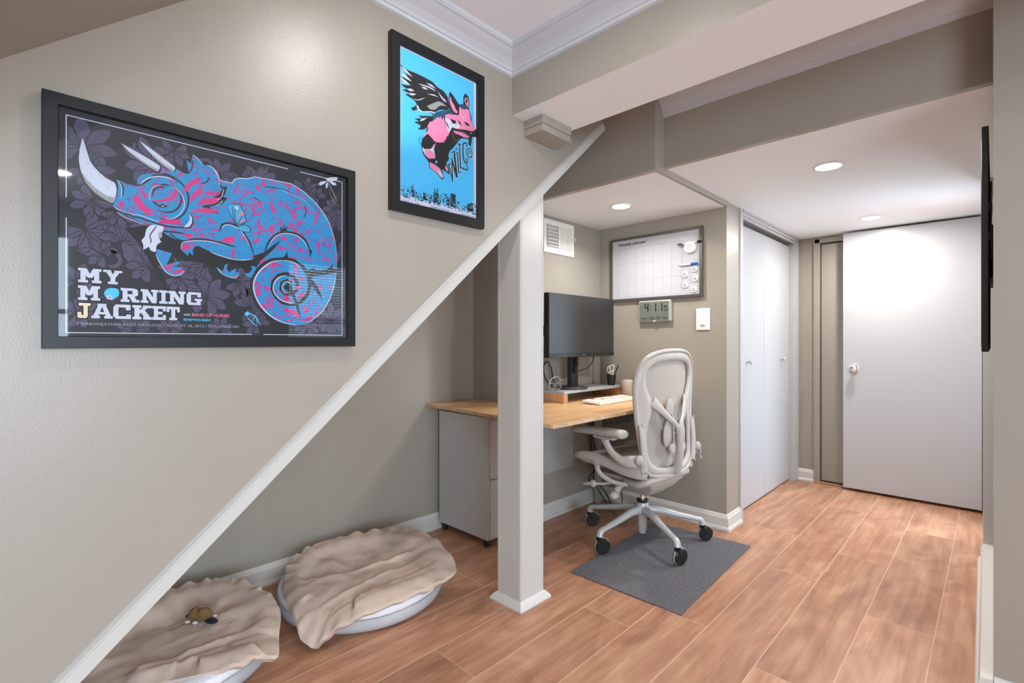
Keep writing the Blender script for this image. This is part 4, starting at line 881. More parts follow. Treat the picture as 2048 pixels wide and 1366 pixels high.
# pen cup
cp = thing('pen_cup', (-.468, 3.0, .853), 'black cup at the right end of the shelf', 'cup')
build('cup', MB().lathe([(0, .001), (.026, .001), (.034, .074), (.032, .074), (.0245, .004), (0, .004)], (-.468, 3.0, .853), 28), M['black'], cp, smooth=True)
def ringpts(c, r1, r2, tilt=0, n=18): return [(c[0] + tilt * cos(a), c[1] + r1 * cos(a), c[2] + r2 * sin(a)) for a in [2 * pi * i / n for i in range(n)]]
scs = thing('scissors', (-.468, 2.985, .93), 'white-handled scissors standing in the black cup', 'scissors')
build('handle', MB().sweep(ringpts((-.46, 2.958, .965), .020, .022), .0035, 8, closed=True).sweep([(-.46, 2.97, .944), (-.466, 2.985, .92), (-.468, 2.992, .88)], .004, 8), M['plate'], scs, smooth=True)
build('handle', MB().sweep(ringpts((-.462, 2.993, .972), .018, .022, .006), .0035, 8, closed=True).sweep([(-.462, 3.0, .95), (-.466, 2.998, .92), (-.468, 2.994, .88)], .004, 8), M['plate'], scs, smooth=True)
build('blades', MB().sweep([(-.468, 2.993, .885), (-.468, 2.998, .862)], (.006, .0015), 6), M['chrome'], scs)
for nm, a, b, mt, lb, r in (('marker', (-.475, 3.008, .93), (-.478, 3.008, .965), 'green', 'green-capped marker in the black cup', .008), ('pen', (-.465, 3.015, .93), (-.462, 3.024, .992), 'plate', 'white pen standing upright in the black cup', .004),
        ('pen', (-.478, 3.0, .93), (-.482, 2.998, .975), 'black', 'dark pen between the scissors and the white pen', .0055), ('pen', (-.455, 3.022, .925), (-.445, 3.048, .985), 'black', 'black pen leaning right in the cup', .0045), ('pencil', (-.460, 3.02, .925), (-.452, 3.036, .955), 'red', 'short red pencil leaning right in the cup', .0035)):
    base = (-.468 + (a[0] + .468) * .4, 3.0 + (a[1] - 3.0) * .4, .862)
    t = thing(nm, base, lb, nm); build('barrel', MB().sweep([base, a, b], r, 10), M[mt], t, smooth=True)
    build('tip', MB().sweep([b, tuple(q + (q - p) * .18 for p, q in zip(a, b))], [r, r * .4], 10), M['black'] if mt != 'plate' else M['silver'], t)
# speaker / shade behind
sp = tag(build('desk_speaker', MB().lathe([(0, 0), (.036, 0), (.040, .006), (.040, .10), (.034, .112), (.02, .116), (0, .117)], (-.36, 3.035, .7802), 32), M['speaker'], smooth=True), 'beige rounded cylinder on the desk between cup and chair back', 'speaker')
# keyboard
kb = thing('keyboard', (-.28, 2.66, .78), 'white compact keyboard on the plywood desktop', 'keyboard', rz=0)
K0 = Vector((-.205, 2.475, 0)); ex = Vector((.02, 1, 0)).normalized(); ey = Vector((-1, .02, 0)).normalized()   # ex along the width
def kbx(u0, u1, v0, v1, z0, z1, tilt=.07):
    pts_ = []
    for z in (z0, z1):
        for v in (v0, v1):
            for u_ in (u0, u1): p = K0 + ex * u_ + ey * v; pts_.append((p.x, p.y, z + v * tilt))
    return pts_
HX = [(0, 2, 3, 1), (4, 5, 7, 6), (0, 1, 5, 4), (2, 6, 7, 3), (0, 4, 6, 2), (1, 3, 7, 5)]
build('case', MB().add(kbx(0, .43, 0, .135, .7815, .793), HX), M['plate'], kb, bevel=.002)
keys = [[1.0] * 15, [1.5] + [1] * 12 + [1.5], [1.75] + [1] * 11 + [2.25], [2.25] + [1] * 10 + [2.75], [1.25, 1.25, 1.25, 6.25, 1.25, 1.25, 1.25, 1.25]]
red = random.Random(2)
for r, row in enumerate(keys):
    u_ = .008; un = .414 / sum(row)
    for k_ in row:
        v0 = .122 - r * .0245 - .018
        mt = 'plate'
        if red.random() < .06: mt = red.choice(('red', 'green', 'greyink'))
        build('key', MB().add(kbx(u_ + .0012, u_ + un * k_ - .0012, v0, v0 + .0195, .793, .7965), HX), M[mt], kb); u_ += un * k_
# ---------------------------------------------------------------- wall things in the nook
wb = thing('weekly_planner', (-.194, 3.11, 1.67), 'white weekly planner board in a dark metal frame above the clock', 'planner')
X0, X1, Z0, Z1 = -.533, .145, 1.445, 1.895
f = MB(); fw = .018
f.box(X0, X1, 3.086, 3.109, Z1 - fw, Z1).box(X0, X1, 3.086, 3.109, Z0, Z0 + fw).box(X0, X0 + fw, 3.086, 3.109, Z0 + fw, Z1 - fw).box(X1 - fw, X1, 3.086, 3.109, Z0 + fw, Z1 - fw)
build('frame', f, M['steel'], wb, bevel=.001); build('board', MB().box(X0 + fw, X1 - fw, 3.092, 3.108, Z0 + fw, Z1 - fw), M['paper'], wb)
g = MB(); YB = 3.0915
def ln(x0, x1, z0, z1): g.box(x0, x1, YB, YB + .0004, z0, z1)
gx = [-.463 + .067 * i for i in range(8)]
for x in gx: ln(x - .0006, x + .0006, 1.475, 1.825)
for z in (1.475, 1.592, 1.708, 1.815): ln(-.485, .006, z - .0006, z + .0006)
for i in range(16): z = 1.80 - i * .022; ln(.018, .118, z - .0004, z + .0004)
ln(.012, .0132, 1.475, 1.825); ln(.117, .118, 1.475, 1.825); ln(-.22, -.08, 1.853, 1.8538); ln(.03, .118, 1.853, 1.8538)
build('grid_lines', g, M['greyink'], wb)
def wtext(s, x, z, h, w, m, y, parent, name='lettering', bold=.0, rot=False):
    v, fc = text_mesh(s, h, w, bold); 
    P = [(x + a, y, z + b) for a, b in v] if not rot else [(x - b, y, z + a) for a, b in v]
    return build(name, MB().add(P, fc), M[m], parent)
wtext('Weekly planner', -.470, 1.838, .021, .222, 'ink', 3.0912, wb, 'title', bold=.018)
for i, s in enumerate(('Monday', 'Tuesday', 'Wednesday', 'Thursday', 'Friday', 'Saturday', 'Sunday')):
    wtext(s, -.448 + .067 * i, 1.820, .0055, .032, 'greyink', 3.0912, wb, 'day_name')
for s, z in (('Morning', 1.74), ('Day', 1.64), ('Evening', 1.51)): wtext(s, -.470, z, .006, .05 if s != 'Day' else .022, 'greyink', 3.0912, wb, 'row_name', rot=True)
wtext('Month', -.245, 1.855, .006, .022, 'greyink', 3.0912, wb, 'month_name'); wtext('Notes', .015, 1.855, .006, .022, 'greyink', 3.0912, wb, 'notes_name')
for i, (x, z, lb) in enumerate(((.093, 1.623, 'clear round magnet just below the blue marker'), (.030, 1.594, 'clear round magnet, upper of the two on the left'), (.099, 1.562, 'clear round magnet, middle of the right-hand three'), (.030, 1.526, 'clear round magnet, lower of the two on the left'), (.088, 1.492, 'clear round magnet lowest on the planner board'))):
    t = thing('magnet', (x, 3.092, z), lb + ', on the planner', 'magnet', 'magnets on the planner')
    k = MB().lathe([(.021, 0), (.021, .004), (.017, .009), (.012, .009), (.010, .005), (0, .005)], (0, 0, 0), 28, 'y'); k.v = [(a + x, 3.092 - b, c + z) for a, b, c in k.v]
    build('disc', k, M['clear'], t, smooth=True); build('grip', MB().box(x - .008, x + .008, 3.079, 3.087, z - .0015, z + .0015), M['silver'], t)
def marker(x0, x1, z, body, cap, lb, cl=.04):
    t = thing('marker_pen', ((x0 + x1) / 2, 3.082, z), lb, 'marker', 'markers on the planner')
    build('barrel', MB().lathe([(.003, x0), (.006, x0 + .01), (.006, x1 - cl)], (0, 3.083, z), 16, 'x'), M[body], t, smooth=True)
    build('cap', MB().lathe([(.0075, x1 - cl), (.008, x1 - .01), (.005, x1)], (0, 3.083, z), 16, 'x'), M[cap], t, smooth=True)
    build('nib', MB().lathe([(.002, x0 - .005), (.003, x0)], (0, 3.083, z), 10, 'x'), M['black'], t)
marker(-.005, .118, 1.657, 'plate', 'blue', 'white marker with a blue cap on the planner', .045)
marker(-.010, .145, 1.794, 'plate', 'black', 'white marker with a dark cap across the upper right of the planner', .03)
t = thing('magnetic_eraser', (.066, 3.092, 1.770), 'round white eraser with a printed ring, below the dark-capped marker', 'eraser')
k = MB().lathe([(.038, 0), (.038, .016), (.034, .020), (0, .020)], (0, 0, 0), 32, 'y'); k.v = [(a + .066, 3.092 - b, c + 1.765) for a, b, c in k.v]; build('puck', k, M['plate'], t, smooth=True)
sp_ = [(.066 + (.004 + .0017 * a) * cos(a), 3.0715, 1.765 + (.004 + .0017 * a) * sin(a)) for a in [i * .4 for i in range(28)]]; build('printed_ring', MB().sweep(sp_, .0011, 5), M['greyink'], t)
t = thing('binder_clip', (.004, 3.088, 1.790), 'small black clip at the left end of the dark-capped marker', 'clip')
build('jaw', MB().prism([(-.010, 3.0755, 1.783), (.016, 3.0755, 1.783), (.016, 3.0755, 1.797), (-.010, 3.0755, 1.797)], (0, .006 - .012, 0)), M['black'], t); build('loop', MB().sweep([(-.01, 3.075, 1.795), (-.018, 3.074, 1.792), (-.018, 3.074, 1.786), (-.01, 3.075, 1.784)], .001, 5), M['silver'], t)
# clock
ck = thing('digital_clock', (-.181, 3.11, 1.366), 'grey digital wall clock reading 4:11 below the planner', 'clock')
build('case', MB().box(-.300, -.062, 3.078, 3.1095, 1.294, 1.440), M['silver'], ck, bevel=.008)
build('display', MB().box(-.291, -.076, 3.0768, 3.080, 1.303, 1.428), M['lcd'], ck)
build('button', MB().ell((-.18, 3.078, 1.2965), (.010, .003, .004)), M['plate'], ck)
sg = MB()
def seg7(ch, x, z, w, h, t, slant=.0):
    S = {'1': 'bc', '2': 'abged', '3': 'abgcd', '4': 'fgbc', '5': 'afgcd', '6': 'afgedc', '7': 'abc', '0': 'abcdef'}[ch]; hh = h / 2; q = t * .18
    B = {'a': (t * .5, w - t * .5, h - t, h), 'g': (t * .5, w - t * .5, hh - t / 2, hh + t / 2), 'd': (t * .5, w - t * .5, 0, t), 'b': (w - t, w, hh + q, h - q), 'c': (w - t, w, q, hh - q), 'f': (0, t, hh + q, h - q), 'e': (0, t, q, hh - q)}
    for s in S: a, b, c, d = B[s]; sg.box(x + a, x + b, 3.0760, 3.0766, z + c, z + d)
seg7('4', -.252, 1.362, .030, .056, .008); seg7('1', -.195, 1.362, .030, .056, .008); seg7('1', -.150, 1.362, .030, .056, .008)
for z in (1.376, 1.400): sg.box(-.214, -.208, 3.0760, 3.0766, z, z + .006)
seg7('3', -.110, 1.362, .012, .021, .0028); seg7('2', -.093, 1.362, .012, .021, .0028); sg.box(-.111, -.089, 3.0760, 3.0766, 1.390, 1.399)
x = -.278
for s in '4-21': 
    if s == '-': sg.box(x, x + .006, 3.0760, 3.0766, 1.316, 1.3185); x += .009
    else: seg7(s, x, 1.309, .010, .017, .0022); x += .0135
v, fc = text_mesh('MON', .017, .040, .0); build('weekday', MB().add([(-.219 + a, 3.0762, 1.309 + b) for a, b in v], fc), M['ink'], ck)
for i, s in enumerate('67'): seg7(s, -.160 + .014 * i, 1.309, .010, .018, .0026)
for i, s in enumerate('54'): seg7(s, -.114 + .014 * i, 1.309, .010, .018, .0026)
v, fc = text_mesh('PM', .005, .012); sg.add([(-.284 + a, 3.0762, 1.394 + b) for a, b in v], fc); v, fc = text_mesh('°', .006, .004); sg.add([(-.131 + a, 3.0762, 1.318 + b) for a, b in v], fc); v, fc = text_mesh('%', .006, .005); sg.add([(-.084 + a, 3.0762, 1.309 + b) for a, b in v], fc)
o = build('digits', sg, M['ink'], ck)
# dimmer switch
sw = thing('light_switch', (.139, 3.11, 1.30), 'white dimmer switch on the nook wall right of the clock', 'switch')
build('plate', MB().box(.098, .187, 3.102, 3.1095, 1.233, 1.370), M['plate'], sw, bevel=.003)
build('rocker', MB().box(.126, .159, 3.098, 3.103, 1.262, 1.336), M['plate'], sw, bevel=.001)
build('slider_slot', MB().box(.130, .156, 3.0968, 3.0985, 1.262, 1.268), M['greyink'], sw)
for z in (1.247, 1.352):
    k = MB().lathe([(.003, 0), (.003, .0008), (0, .001)], (0, 0, 0), 12, 'y'); k.v = [(a + .1425, 3.102 - b, c + z) for a, b, c in k.v]; build('screw', k, M['greyink'], sw)
# vent
vt = thing('air_vent', (-.64, 2.62, 1.86), 'white metal air register high on the side wall of the nook', 'vent')
build('plate', MB().box(-.6395, -.6335, 2.465, 2.787, 1.745, 1.966), M['vent'], vt, bevel=.002)
build('backing', MB().box(-.634, -.6325, 2.495, 2.617, 1.785, 1.934), mat('duct_dark', (.012, .011, .010), .8), vt)
lv = MB()
for i in range(12): y = 2.499 + i * .0102; lv.box(-.6325, -.628, y, y + .0026, 1.785, 1.934)
for i in range(7): z = 1.790 + i * .0232; lv.box(-.630, -.6265, 2.495, 2.617, z, z + .005)
build('louvre', lv, M['vent'], vt)
lv = MB()
for i in range(12): y = 2.632 + i * .0105; lv.box(-.6335, -.6275, y, y + .006, 1.785, 1.934)
build('louvre', lv, M['vent'], vt)
build('lever', MB().sweep([(-.632, 2.772, 1.875), (-.615, 2.776, 1.87), (-.612, 2.776, 1.855)], (.003, .003), 8).box(-.6335, -.632, 2.766, 2.774, 1.84, 1.91), M['vent'], vt)
# television on the hall wall, seen edge-on
tv = thing('television', (1.45, 2.85, 1.5), 'flat black television seen edge-on, mounted on the right hall wall', 'television')
build('case', MB().box(1.4375, 1.4555, 2.31, 3.42, 1.125, 1.885), M['black'], tv, bevel=.002)
build('screen', MB().box(1.4365, 1.438, 2.325, 3.405, 1.14, 1.87), M['screen'], tv)
build('wall_bracket', MB().box(1.4555, 1.466, 2.6, 3.1, 1.4, 1.6).box(1.4555, 1.464, 2.32, 2.40, 1.60, 1.63).box(1.4555, 1.464, 2.32, 2.40, 1.50, 1.53), M['black'], tv)
tag(build('television_cable', MB().sweep([(1.461, 2.33, 1.70), (1.4615, 2.315, 1.64), (1.4605, 2.32, 1.56), (1.4615, 2.315, 1.50), (1.4605, 2.33, 1.44)], .0028, 6, sub=4), M['black']), 'thin black cable behind the television edge', 'cable')
# cables under the desk
def cab(name, P, r, lb, m='black'): return tag(build(name, MB().sweep(P, r, 6, sub=6), M[m]), lb, 'cable', 'cables under the desk')
cab('cable', [(-.54, 2.88, .755), (-.545, 2.87, .55), (-.55, 2.88, .40), (-.50, 2.86, .30), (-.52, 2.80, .22), (-.47, 2.84, .19), (-.42, 2.86, .13), (-.36, 2.84, .06), (-.33, 2.84, .012)], .005, 'thick black cable looping out to the left below the desk')
cab('cable', [(-.55, 2.90, .755), (-.555, 2.90, .50), (-.53, 2.91, .35), (-.54, 2.89, .20), (-.46, 2.90, .07), (-.40, 2.88, .012)], .005, 'black cable hanging straight down in the bundle below the desk')
cab('cable', [(-.56, 2.86, .755), (-.56, 2.87, .45), (-.52, 2.93, .33), (-.44, 2.95, .32), (-.40, 2.95, .30)], .004, 'black cable bending right from the bundle behind the chair seat')
cab('cable', [(-.50, 2.93, .22), (-.42, 2.95, .20), (-.36, 2.96, .12), (-.36, 2.95, .03), (-.40, 2.93, .012)], .0035, 'black cable loop hanging low near the corner baseboard')
cab('cable', [(-.60, 2.62, .755), (-.60, 2.60, .72), (-.56, 2.62, .67), (-.55, 2.68, .65), (-.57, 2.70, .70), (-.60, 2.70, .755)], .0025, 'thin black cable loop under the desk front, left of the armrest')
cab('cable', [(-.46, 2.62, .755), (-.52, 2.74, .70), (-.56, 2.85, .62), (-.55, 2.88, .50)], .003, 'thin black cable slanting into the bundle under the desk')
# mat
mt = MB(); c4 = [(-.058, 1.994), (.519, 2.005), (.481, 2.952), (-.085, 2.911)]
mt.add([(x, y, z) for z in (.001, .007) for x, y in c4], [(0, 3, 2, 1), (4, 5, 6, 7), (0, 1, 5, 4), (1, 2, 6, 5), (2, 3, 7, 6), (3, 0, 4, 7)])
tag(build('floor_mat', mt, M['mat'], bevel=.002), 'grey low-pile rectangular mat under the office chair', 'mat')
# ---------------------------------------------------------------- office chair (x forward, y to its left)
PHI = radians(6)
ch = thing('office_chair', (0.0, 2.60, .0065), 'light grey mesh-backed office chair on castors at the desk', 'chair', rz=pi - PHI)
CB = lambda n, mb, m, par=None, **k: build(n, mb, m, par or ch, world=False, **k)
def xb(z): return -.200 + .012 * math.sin((z - .45) * 5.2)
BX = lambda y, z, d=0: (xb(z) + .72 * y * y - d, y, z)
O = [(0, 1.105), (.12, 1.097), (.205, 1.065), (.252, 1.0), (.268, .92), (.264, .85), (.258, .79), (.253, .73), (.246, .69), (.235, .60), (.222, .50), (.185, .445), (.08, .428), (0, .425)]
I = [(0, 1.050), (.11, 1.045), (.180, 1.025), (.212, .975), (.205, .92), (.178, .87), (.145, .825), (.158, .76), (.196, .69), (.202, .60), (.190, .53), (.155, .485), (.07, .470), (0, .468)]
# frame strip, full loop
O2 = O + [(-a, b) for a, b in O[-2:0:-1]]; I2 = I + [(-a, b) for a, b in I[-2:0:-1]]
vs = []; fs = []; n = len(O2)
for (a, b), (c, d) in zip(O2, I2):
    m_ = ((a + c) / 2, (b + d) / 2)
    vs += [BX(a, b, 0), BX(*m_, .012), BX(c, d, .0)]
for i in range(n):
    j = (i + 1) % n
    for k in range(2): fs.append((i * 3 + k, j * 3 + k, j * 3 + k + 1, i * 3 + k + 1))
bf = CB('back_frame', MB().add(vs, fs), M['chair'], smooth=True, solid=.020, subsurf=2, off=0)
CB('rim', MB().sweep([BX(a, b, .004) for a, b in O2], (.011, .015), 10, up=(1, 0, 0), closed=True, sub=3), M['chair'], bf, smooth=True)
# mesh panel following the frame
g = MB(); vs = []; fs = []; NR = 8
loop = [( (a * .35 + c * .65), (b * .35 + d * .65)) for (a, b), (c, d) in zip(O2, I2)]
loop = [(max(-.225, min(.225, a * 1.0)), b) for a, b in loop]
zs = [1.07 - i * .0295 for i in range(21)]
def halfw(z):
    pts_ = [(b, a) for a, b in O[:]]
    pts_.sort()
    for (z0, w0), (z1, w1) in zip(pts_, pts_[1:]):
        if z0 <= z <= z1: return max(.02, w0 + (w1 - w0) * (z - z0) / max(1e-6, z1 - z0) - .014)
    return .1
for z in zs:
    for k in range(13): y = halfw(z) * (k / 6 - 1); p = BX(y, z, -.008); vs.append(p)
for i in range(20):
    for k in range(12): fs.append((i * 13 + k, i * 13 + k + 1, (i + 1) * 13 + k + 1, (i + 1) * 13 + k))
CB('back_mesh', g.add(vs, fs), M['mesh'], smooth=True)
# Y-shaped spine
def yb(y, z, d): p = BX(y, z, d); return p
sp1 = MB()
for s in (1, -1):
    sp1.sweep([yb(.160 * s, .835, .010), yb(.125 * s, .80, .020), yb(.07 * s, .745, .035), yb(.02 * s, .70, .045), yb(0, .66, .048)], [(.030, .006), (.024, .008), (.017, .010), (.014, .012), (.014, .012)], 10, up=(1, 0, 0), sub=4)
sp1.sweep([yb(0, .69, .046), yb(0, .62, .050), yb(.0, .54, .045), yb(0, .47, .030), yb(0, .44, .012)], [(.020, .012), (.019, .014), (.020, .013), (.026, .012), (.035, .010)], 12, up=(0, 1, 0), sub=4)
CB('spine', sp1, M['chair'], smooth=True)
# lumbar pads
CB('lumbar_pad', MB().ell(yb(.035, .79, .016), (.010, .038, .052)), M['pad'], smooth=True)
for s in (1, -1): CB('lumbar_pad', MB().ell(yb(.062 * s, .655, .022), (.012, .040, .075), rot=Matrix.Rotation(.15 * s, 3, 'X')), M['pad'], smooth=True)
CB('lumbar_pivot', MB().sweep([yb(.035, .76, .028), yb(.03, .70, .034), yb(.03, .60, .034), yb(.04, .53, .03)], .005, 8, sub=3).sweep([yb(.03, .66, .034), yb(-.05, .64, .034)], .005, 8), M['chair'], smooth=True)
CB('lumbar_knob', MB().lathe([(.024, -.008), (.027, 0), (.024, .008), (0, .010)], yb(.045, .575, .035), 20, 'x'), M['chair'], smooth=True)
CB('lumbar_knob', MB().lathe([(.024, -.008), (.027, 0), (.024, .008), (0, .010)], yb(-.05, .575, .035), 20, 'x'), M['chair'], smooth=True)
# link bars with bolts
for s in (1, -1):
    a = yb(.247 * s, .715, .022); m_ = yb(.244 * s, .60, .030); b = yb(.232 * s, .470, .022)
    l = CB('back_link', MB().sweep([a, m_, b], [(.018, .012), (.017, .013), (.020, .013)], 12, up=(1, 0, 0), sub=4), M['chair'], smooth=True)
    for q in (a, b): CB('bolt', MB().lathe([(.006, 0), (.007, -.004), (.004, -.006), (0, -.006)], (q[0] - .012, q[1], q[2]), 14, 'x'), M['silver'], l)
for y, z in ((.0, 1.08), (.235, 1.03), (-.235, 1.03), (.262, .92), (-.262, .92), (.205, .455), (-.205, .455)):
    q = BX(y, z, .02); CB('bolt', MB().lathe([(.004, 0), (.0045, -.002), (0, -.003)], q, 12, 'x'), M['chair'])
# seat
SO = [(.30, 0), (.295, .14), (.27, .215), (.20, .248), (.08, .252), (-.06, .245), (-.15, .225), (-.165, .15), (-.168, 0)]
SL = SO + [(a, -b) for a, b in SO[-2:0:-1]]
sz = lambda x: .490 - (.020 * max(0, (x - .16) / .14) ** 2) - .008 * (1 - ((x) / .3) ** 2)
sf = CB('seat_frame', MB().sweep([(a, b, sz(a) - .012) for a, b in SL], [(.013, .020)] * len(SL), 10, closed=True, sub=4), M['chair'], smooth=True)
vs = []; fs = []
for i in range(13):
    t = i / 12; x = -.165 + t * .455
    w_ = .235 * (1 - max(0, (t - .78) / .22) ** 2 * .45)
    for k in range(11): y = w_ * (k / 5 - 1); vs.append((x, y, sz(x) - .004 - .018 * (1 - (k / 5 - 1) ** 2)))
for i in range(12):
    for k in range(10): fs.append((i * 11 + k, i * 11 + k + 1, (i + 1) * 11 + k + 1, (i + 1) * 11 + k))
CB('seat_mesh', MB().add(vs, fs), M['mesh'], smooth=True, solid=.004)
for s in (1, -1):
    CB('seat_wing', MB().sweep([(.305, .235 * s, .470), (.26, .258 * s, .487), (.16, .265 * s, .497), (.05, .262 * s, .482), (-.06, .255 * s, .460), (-.14, .240 * s, .448), (-.185, .215 * s, .442)], [(.008, .010), (.012, .022), (.013, .028), (.013, .030), (.014, .030), (.014, .026), (.010, .018)], 12, sub=5), M['chair'], smooth=True)
    y = .262 * s
    arc = CB('swing_arm', MB().sweep([(.115, y, .478), (.118, y * .98, .430), (.09, y * .93, .395), (.03, y * .85, .370), (-.04, y * .72, .365)], [(.018, .010), (.017, .010), (.015, .010), (.013, .010), (.012, .012)], 12, up=(0, 1, 0), sub=5), M['chair'], smooth=True)
    k = MB().lathe([(.024, -.012), (.027, 0), (.024, .012), (.012, .014), (0, .014)], (0, 0, 0), 24, 'y'); k.v = [(a + .115, b * s + y + .004 * s, c + .478) for a, b, c in k.v]
    CB('pivot_cap', k, M['chair'], arc, smooth=True)
# tilt mechanism
def loft(rings, mb=None):
    mb = mb or MB(); vs = [p for r in rings for p in r]; n = len(rings[0]); fs = []
    for j in range(len(rings) - 1):
        for i in range(n): fs.append((j * n + i, j * n + (i + 1) % n, (j + 1) * n + (i + 1) % n, (j + 1) * n + i))
    fs += [tuple(range(n))[::-1], tuple((len(rings) - 1) * n + i for i in range(n))]; return mb.add(vs, fs)
rr_ = lambda x0, x1, y, z: [(x0, -y, z), (x1, -y, z), (x1, y, z), (x0, y, z)]
CB('tilt_housing', loft([rr_(-.06, .07, .045, .275), rr_(-.10, .12, .075, .30), rr_(-.14, .15, .115, .335), rr_(-.17, .16, .16, .375), rr_(-.17, .16, .17, .392)]), M['chair'], bevel=.008)
CB('back_yoke', MB().sweep([(-.02, .17, .375), (-.12, .20, .385), (-.175, .17, .41), (-.195, .0, .42), (-.175, -.17, .41), (-.12, -.20, .385), (-.02, -.17, .375)], (.022, .022), 10, sub=4), M['chair'], smooth=True)
k1 = CB('tension_knob', MB().sweep([(.02, .13, .355), (.03, .175, .335), (.03, .20, .31)], [(.016, .016), (.018, .018), (.02, .02)], 12, sub=3).ell((.03, .215, .295), (.026, .030, .024)), M['chair'], smooth=True)
CB('tilt_lever', MB().sweep([(.07, .14, .345), (.13, .20, .335), (.17, .225, .332)], .008, 10).ell((.175, .228, .332), (.022, .017, .022)).sweep([(.17, .225, .332), (.215, .24, .325), (.245, .235, .318)], [(.014, .012), (.012, .010), (.008, .008)], 10, sub=3), M['chair'], smooth=True)
# armrests
for s in (1, -1):
    y = .315 * s
    P = [(.215, y + .004 * s), (.14, y + .004 * s), (.05, y + .002 * s), (-.03, y), (-.10, y - .002 * s)]
    ar = CB('armrest_pad', MB().sweep([(P[0][0] + .02, P[0][1], .650), (*P[0], .652), (*P[1], .658), (*P[2], .662), (*P[3], .664), (*P[4], .664), (P[4][0] - .016, P[4][1], .664)], [(.018, .008), (.038, .018), (.045, .022), (.045, .023), (.045, .025), (.042, .025), (.026, .014)], 14, sub=4), M['pad'], smooth=True)
    CB('armrest_plate', MB().sweep([(.08, y, .634), (.02, y, .632), (-.05, y, .634)], [(.028, .008), (.032, .010), (.028, .008)], 12, sub=3), M['chair'], ar, smooth=True)
    CB('armrest_post', MB().sweep([(.02, y, .634), (.005, y, .600), (-.03, y, .560), (-.08, y - .008 * s, .528), (-.13, y - .02 * s, .522), (-.168, y - .035 * s, .525)], [(.030, .018), (.022, .014), (.020, .016), (.024, .018), (.034, .018), (.036, .016)], 12, up=(0, 1, 0), sub=5), M['chair'], smooth=True)
    lv_ = CB('armrest_lever', MB().ell((-.182, y - .032 * s, .538), (.020, .026, .028)).sweep([(-.190, y - .030 * s, .545), (-.200, y - .030 * s, .520), (-.198, y - .030 * s, .49), (-.207, y - .030 * s, .468)], [(.007, .004), (.009, .004), (.006, .004), (.010, .004)], 8, up=(0, 1, 0), sub=4), M['pad'], smooth=True)
# column and base
col = CB('gas_column', MB().lathe([(.012, .30), (.012, .262), (.0, .262)], (0, 0, 0), 20).lathe([(.016, .235), (.016, .30)], (0, 0, 0), 20), M['chrome'], smooth=True)
CB('column_collar', MB().lathe([(.030, .222), (.033, .234), (.030, .240), (.016, .241)], (0, 0, 0), 28), M['black'], col, smooth=True)
CB('column_sleeve', MB().lathe([(.024, .060), (.026, .064), (.028, .19)], (0, 0, 0), 28).lathe([(0, .045), (.020, .045), (.020, .060)], (0, 0, 0), 28), M['chair'], col, smooth=True)
hub = MB().lathe([(.030, .15), (.040, .165), (.038, .20), (.034, .222), (.028, .224)], (0, 0, 0), 32)
bs = CB('base_hub', hub, M['chair2'], smooth=True)
for aw in (-101, -30, 42, 114, 186):
    a = radians(aw) - (pi - PHI); c_, s_ = cos(a), sin(a)
    R_ = lambda r, z: (c_ * r, s_ * r, z)
    lg_ = CB('base_leg', MB().sweep([R_(.028, .182), R_(.10, .176), (R_(.20, .152)), R_(.30, .132), R_(.335, .122), R_(.345, .096)], [(.028, .026), (.023, .022), (.020, .018), (.018, .014), (.019, .016), (.019, .018)], 12, sub=4), M['chair2'], smooth=True)
    o_ = R_(.345, 0); b2 = radians(62 + 9 * sin(aw)) - (pi - PHI); dx, dy = cos(b2), sin(b2); wx, wy = o_[0] + dx * .018, o_[1] + dy * .018
    cs = CB('castor', MB().sweep([(o_[0], o_[1], .098), (o_[0], o_[1], .080), (wx, wy, .056)], [(.017, .017), (.020, .017), (.016, .022)], 10, sub=3), M['black'], smooth=True)
    wh = MB().lathe([(.012, -.015), (.037, -.015), (.0435, -.009), (.044, 0), (.0435, .009), (.037, .015), (.012, .015), (.010, .019), (0, .019)], (0, 0, 0), 28, 'y')
    ca, sa = cos(b2), sin(b2); wh.v = [(v[0] * ca - v[1] * sa + wx, v[0] * sa + v[1] * ca + wy, v[2] + .0455) for v in wh.v]
    CB('wheel', wh, M['black'], cs, smooth=True)
    tr = MB().lathe([(.043, -.007), (.0455, -.004), (.0455, .004), (.043, .007)], (0, 0, 0), 32, 'y'); tr.v = [(v[0] * ca - v[1] * sa + wx, v[0] * sa + v[1] * ca + wy, v[2] + .0455) for v in tr.v]
    CB('tyre', tr, M['clearpoly'] if 'clearpoly' in M else M['speaker'], cs, smooth=True)

